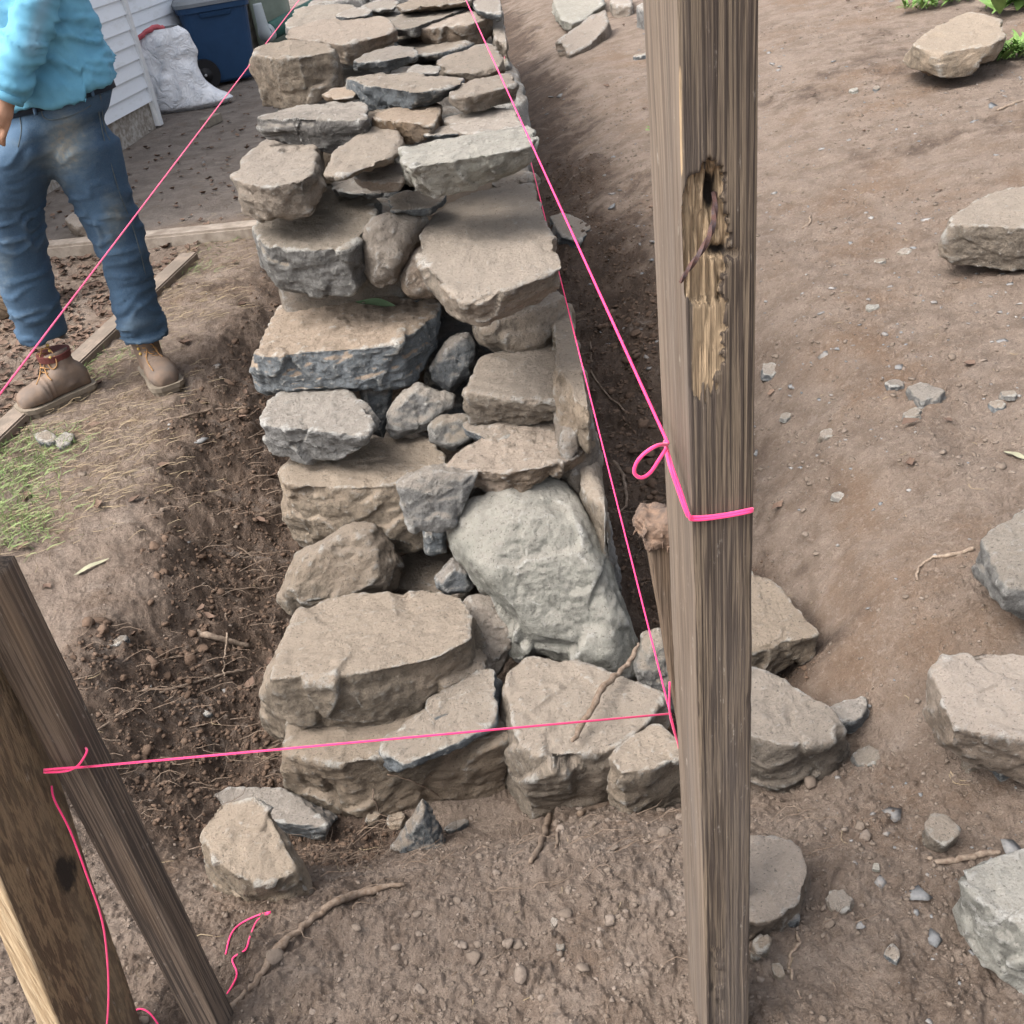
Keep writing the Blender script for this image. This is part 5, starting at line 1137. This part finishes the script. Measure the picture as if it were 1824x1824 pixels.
# body: head, neck, hands as one surface
hd_ = NK+np.array([0, 0, .155])+fwd*.025
def hand(w, d, up, thumbside, s=1.):
    d = d/np.linalg.norm(d); up = up/np.linalg.norm(up); sd2 = np.cross(d, up); ms = [tube([w-d*.03, w+d*.02, w+d*.05, w+d*.09], [.026, .030, .036, .030], n=14, sub=3)]
    for i, (L, o_) in enumerate(((.072, .030), (.082, .010), (.076, -.010), (.060, -.028))):
        b = w+d*.085+sd2*o_*thumbside; ms.append(tube([b-d*.02, b+d*L*.45-up*.004, b+d*L*.8-up*.020, b+d*L-up*.036], [.0105, .0098, .0088, .0070], n=8, sub=3))
    b = w+d*.03+sd2*.028*thumbside; ms.append(tube([b, b+d*.03+sd2*.022*thumbside, b+d*.062+sd2*.026*thumbside-up*.01], [.014, .012, .009], n=8, sub=3)); return ms
parts = [eloft([(NK+np.array([0, 0, -.08]), .075, .07), (NK+np.array([0, 0, .0]), .06, .062), (NK+np.array([0, 0, .08])+fwd*.01, .056, .06)], 20, FA),
         ell(hd_+np.array([0, 0, .03]), (.075, .095, .095), FA), ell(hd_+fwd*.030+np.array([0, 0, -.035]), (.060, .068, .078), FA), ell(hd_+fwd*.055+np.array([0, 0, -.095]), (.034, .030, .026), FA),
         tube([hd_+fwd*.085+np.array([0, 0, .025]), hd_+fwd*.100+np.array([0, 0, .0]), hd_+fwd*.115+np.array([0, 0, -.018]), hd_+fwd*.095+np.array([0, 0, -.026])], [.009, .012, .014, .012], n=10, sub=3),
         ell(hd_+fwd*.092+np.array([0, 0, -.052]), (.024, .010, .006), FA), ell(hd_+fwd*.090+np.array([0, 0, -.064]), (.020, .010, .007), FA),
         ell(hd_+side*.078+np.array([0, 0, -.005]), (.010, .020, .032), FA), ell(hd_-side*.078+np.array([0, 0, -.005]), (.010, .020, .032), FA)]
parts += [eloft([(T1, .19, .14), (T2, .18, .135), (T3, .18, .13), (C, .185, .125), (SH, .165, .09), (NK, .06, .06)], 30, FA), limb(shR, elR, wrR, [.066, .055, .048, .042, .030]), limb(shL, elL, wrL, [.066, .055, .048, .042, .030])]
parts += hand(wrR, (wrR-elR)*np.array([1, 1, 1])+np.array([-.02, 0, 0]), np.array([0, -1., .2]), 1)+hand(wrL, wrL-elL, np.array([0, 0, 1.]), -1)
body = link('body', remesh(join(parts), .0042, 2), M['skin']); body.parent = man; body.matrix_parent_inverse = man.matrix_basis.inverted()
M['eye'] = simple('eye_white', (.7, .68, .65), .3, .05, 5, 0); M['iris'] = simple('iris', (.03, .018, .01), .2, .1, 5, 0)
for s in (-1, 1):
    ec = hd_+fwd*.083+side*.031*s+np.array([0, 0, .012]); e_ = childw('eye', ell(ec, (.013, .011, .009), FA), 'eye', body); childw('iris', ell(ec+fwd*.008, (.005, .004, .005), FA), 'iris', e_)
hm = ell(hd_+np.array([0, 0, .048])-fwd*.012, (.083, .100, .088), FA); V, N = getV(hm); V += N*(vn3(V*60, 2)*.004)[:, None]; setV(hm, V); childw('hair', hm, 'hair', man)
# boots
def boot(heel, toe, zg, ank, nm):
    heel = np.array([heel[0], heel[1], zg]); toe = np.array([toe[0], toe[1], zg]); ax = toe-heel; L = .275; ax /= np.linalg.norm(ax); sx = np.array([-ax[1], ax[0], 0]); up = np.array([0, 0, 1.])
    root = empty('boot', [float(q) for q in heel]); root.parent = man; root.matrix_parent_inverse = man.matrix_basis.inverted()
    def W_(t): return np.interp(t, [0, .05, .2, .45, .7, .85, .95, 1], [.022, .036, .041, .043, .055, .056, .046, .026])
    def Hh(t): return np.interp(t, [0, .06, .2, .38, .55, .7, .85, .95, 1], [.07, .10, .12, .118, .092, .078, .072, .062, .042])
    V, n, K = [], 24, 26
    for j in range(K):
        t = j/(K-1); c = heel+ax*(t*L); w, h = W_(t), Hh(t)
        for i in range(n):
            th = 2*math.pi*i/n; cx = math.copysign(abs(math.cos(th))**.8, math.cos(th)); sz = math.sin(th)
            V.append(c+sx*w*cx*(1 if sz < 0 else 1-.15*sz)+up*(.036+(h*.5)*(1+math.copysign(abs(sz)**.75, sz))))
    Fc = [(j*n+i, j*n+(i+1) % n, (j+1)*n+(i+1) % n, (j+1)*n+i) for j in range(K-1) for i in range(n)]+[tuple(range(n))[::-1], tuple(range(K*n-n, K*n))]
    m1 = bpy.data.meshes.new('b'); m1.from_pydata([tuple(v) for v in V], [], Fc); m1.update()
    an = heel+ax*.075; tp = np.array([ank[0], ank[1], .185]); tp[:2] = tp[:2]*.5+an[:2]*.5
    m2 = tube([an+up*.06, an*.5+tp*.5+up*.04, tp+up*.0], [.048, .050, .055], n=20, sub=5)
    um = remesh(join([m1, m2]), .0055, 4); V, N = getV(um); tt = (V-heel) @ ax/L; zz = V[:, 2]-zg
    cre = np.exp(-((tt-.62)/.10)**2)*(1-np.abs(vn3(np.stack([tt*16, V[:, 0]*6, zz*5], -1), 3)))**3*.006; V += N*(cre+vn3(V*14, 4)*.003)[:, None]; setV(um, V)
    u_ = link('upper', um, M['boot']); u_.parent = root; u_.matrix_parent_inverse = (man.matrix_basis @ man.matrix_basis.inverted() @ root.matrix_basis).inverted()
    cl = link('collar', tube([tp-up*.020, tp+up*.004], [.060, .0625], n=24, sub=1), M['collar'], None, False); cl.parent = root; cl.matrix_parent_inverse = root.matrix_basis.inverted()
    K = 120; ol = []
    for i in range(K):                                        # welt and lugged sole
        a = i/K*2; t, s = (a, 1) if a < 1 else (2-a, -1); t = .5-.5*math.cos(t*math.pi); ol.append((t, s))
    V = []
    for z, g in ((.0, .004), (.024, .006), (.026, .011), (.044, .012)):
        for i, (t, s) in enumerate(ol):
            lug = .006 if (z < .021 and i % 6 in (0, 1)) else 0; arch = .012*math.exp(-((t-.36)/.07)**2) if z == 0 else 0
            V.append(heel+ax*((t-.5)*(L+2*g)+L/2)+sx*s*(W_(t)+g*.8-lug)+up*(z+arch+(.014*sstep(.8, 1, t) if z < .021 else .006*float(sstep(.8, 1, t)))))
    Fc = [(j*K+i, j*K+(i+1) % K, (j+1)*K+(i+1) % K, (j+1)*K+i) for j in range(3) for i in range(K)]+[tuple(range(K))[::-1], tuple(range(3*K, 4*K))]
    me = bpy.data.meshes.new('sole'); me.from_pydata([tuple(v) for v in V], [], Fc); me.update()
    s_ = link('sole', me, M['sole'], None, False); s_.parent = root; s_.matrix_parent_inverse = root.matrix_basis.inverted()
    return root, u_, bvh_me(um)
def bvh_me(me): return BVHTree.FromPolygons([v.co.copy() for v in me.vertices], [tuple(p.vertices) for p in me.polygons])
zg = .0
h1 = atZ(163, 683, .03); t1_ = atZ(52, 728, .03); h2 = np.array([-1.40, 3.83, 0]); t2_ = atZ(305, 690, .03)
aL = sL[0][0]; aR = sR[0][0]
bA, uA, bbA = boot(h1, t1_, float(gsurf(110, 715)[2])-.008, aL, 'a')
bB, uB, bbB = boot(aR+np.array([-.045, .07, 0]), t2_, float(gsurf(290, 700)[2])-.012, aR, 'b')
def lace(bt, root, segs, mat='lace', r=.0024, nm='lace'):
    for s in segs:
        me = tube([surf(bt, x, y, .003, fallback=atY(x, y, 3.62)) for x, y in s], r, n=6, sub=4); o = link(nm, me, M[mat]); o.parent = root; o.matrix_parent_inverse = root.matrix_basis.inverted()
c5 = lambda L: [(x/3.317, 350+y/3.317) for x, y in L]
lace(bbA, bA, [c5(q) for q in ([(225, 905), (290, 895)], [(222, 930), (300, 925)], [(228, 960), (300, 950)], [(235, 985), (300, 985)], [(238, 1010), (290, 1020)], [(240, 1035), (285, 1045)],
     [(262, 890), (300, 910), (330, 960), (335, 1000), (310, 1020), (280, 985), (262, 940)], [(250, 895), (235, 950), (240, 1010), (232, 1070), (215, 1110)], [(260, 960), (262, 1010), (280, 1060), (305, 1085)])])
lace(bbB, bB, [c5(q) for q in ([(830, 870), (905, 872)], [(840, 895), (915, 890)], [(850, 920), (925, 915)], [(855, 945), (935, 938)], [(880, 860), (930, 905), (900, 930), (870, 915)], [(870, 900), (865, 950), (875, 985), (905, 1030)], [(905, 880), (935, 925), (960, 945)])])
for bt, root, L in ((bbA, bA, [(267, 847), (281, 878), (294, 912), (298, 952)]), (bbB, bB, [(812, 872), (818, 900), (830, 930)])):
    for x, y in c5(L):
        p = surf(bt, x, y, .002, fallback=atY(x, y, 3.62)); o = link('eyelet', ell(p, (.006, .006, .006)), M['brass']); o.parent = root; o.matrix_parent_inverse = root.matrix_basis.inverted()
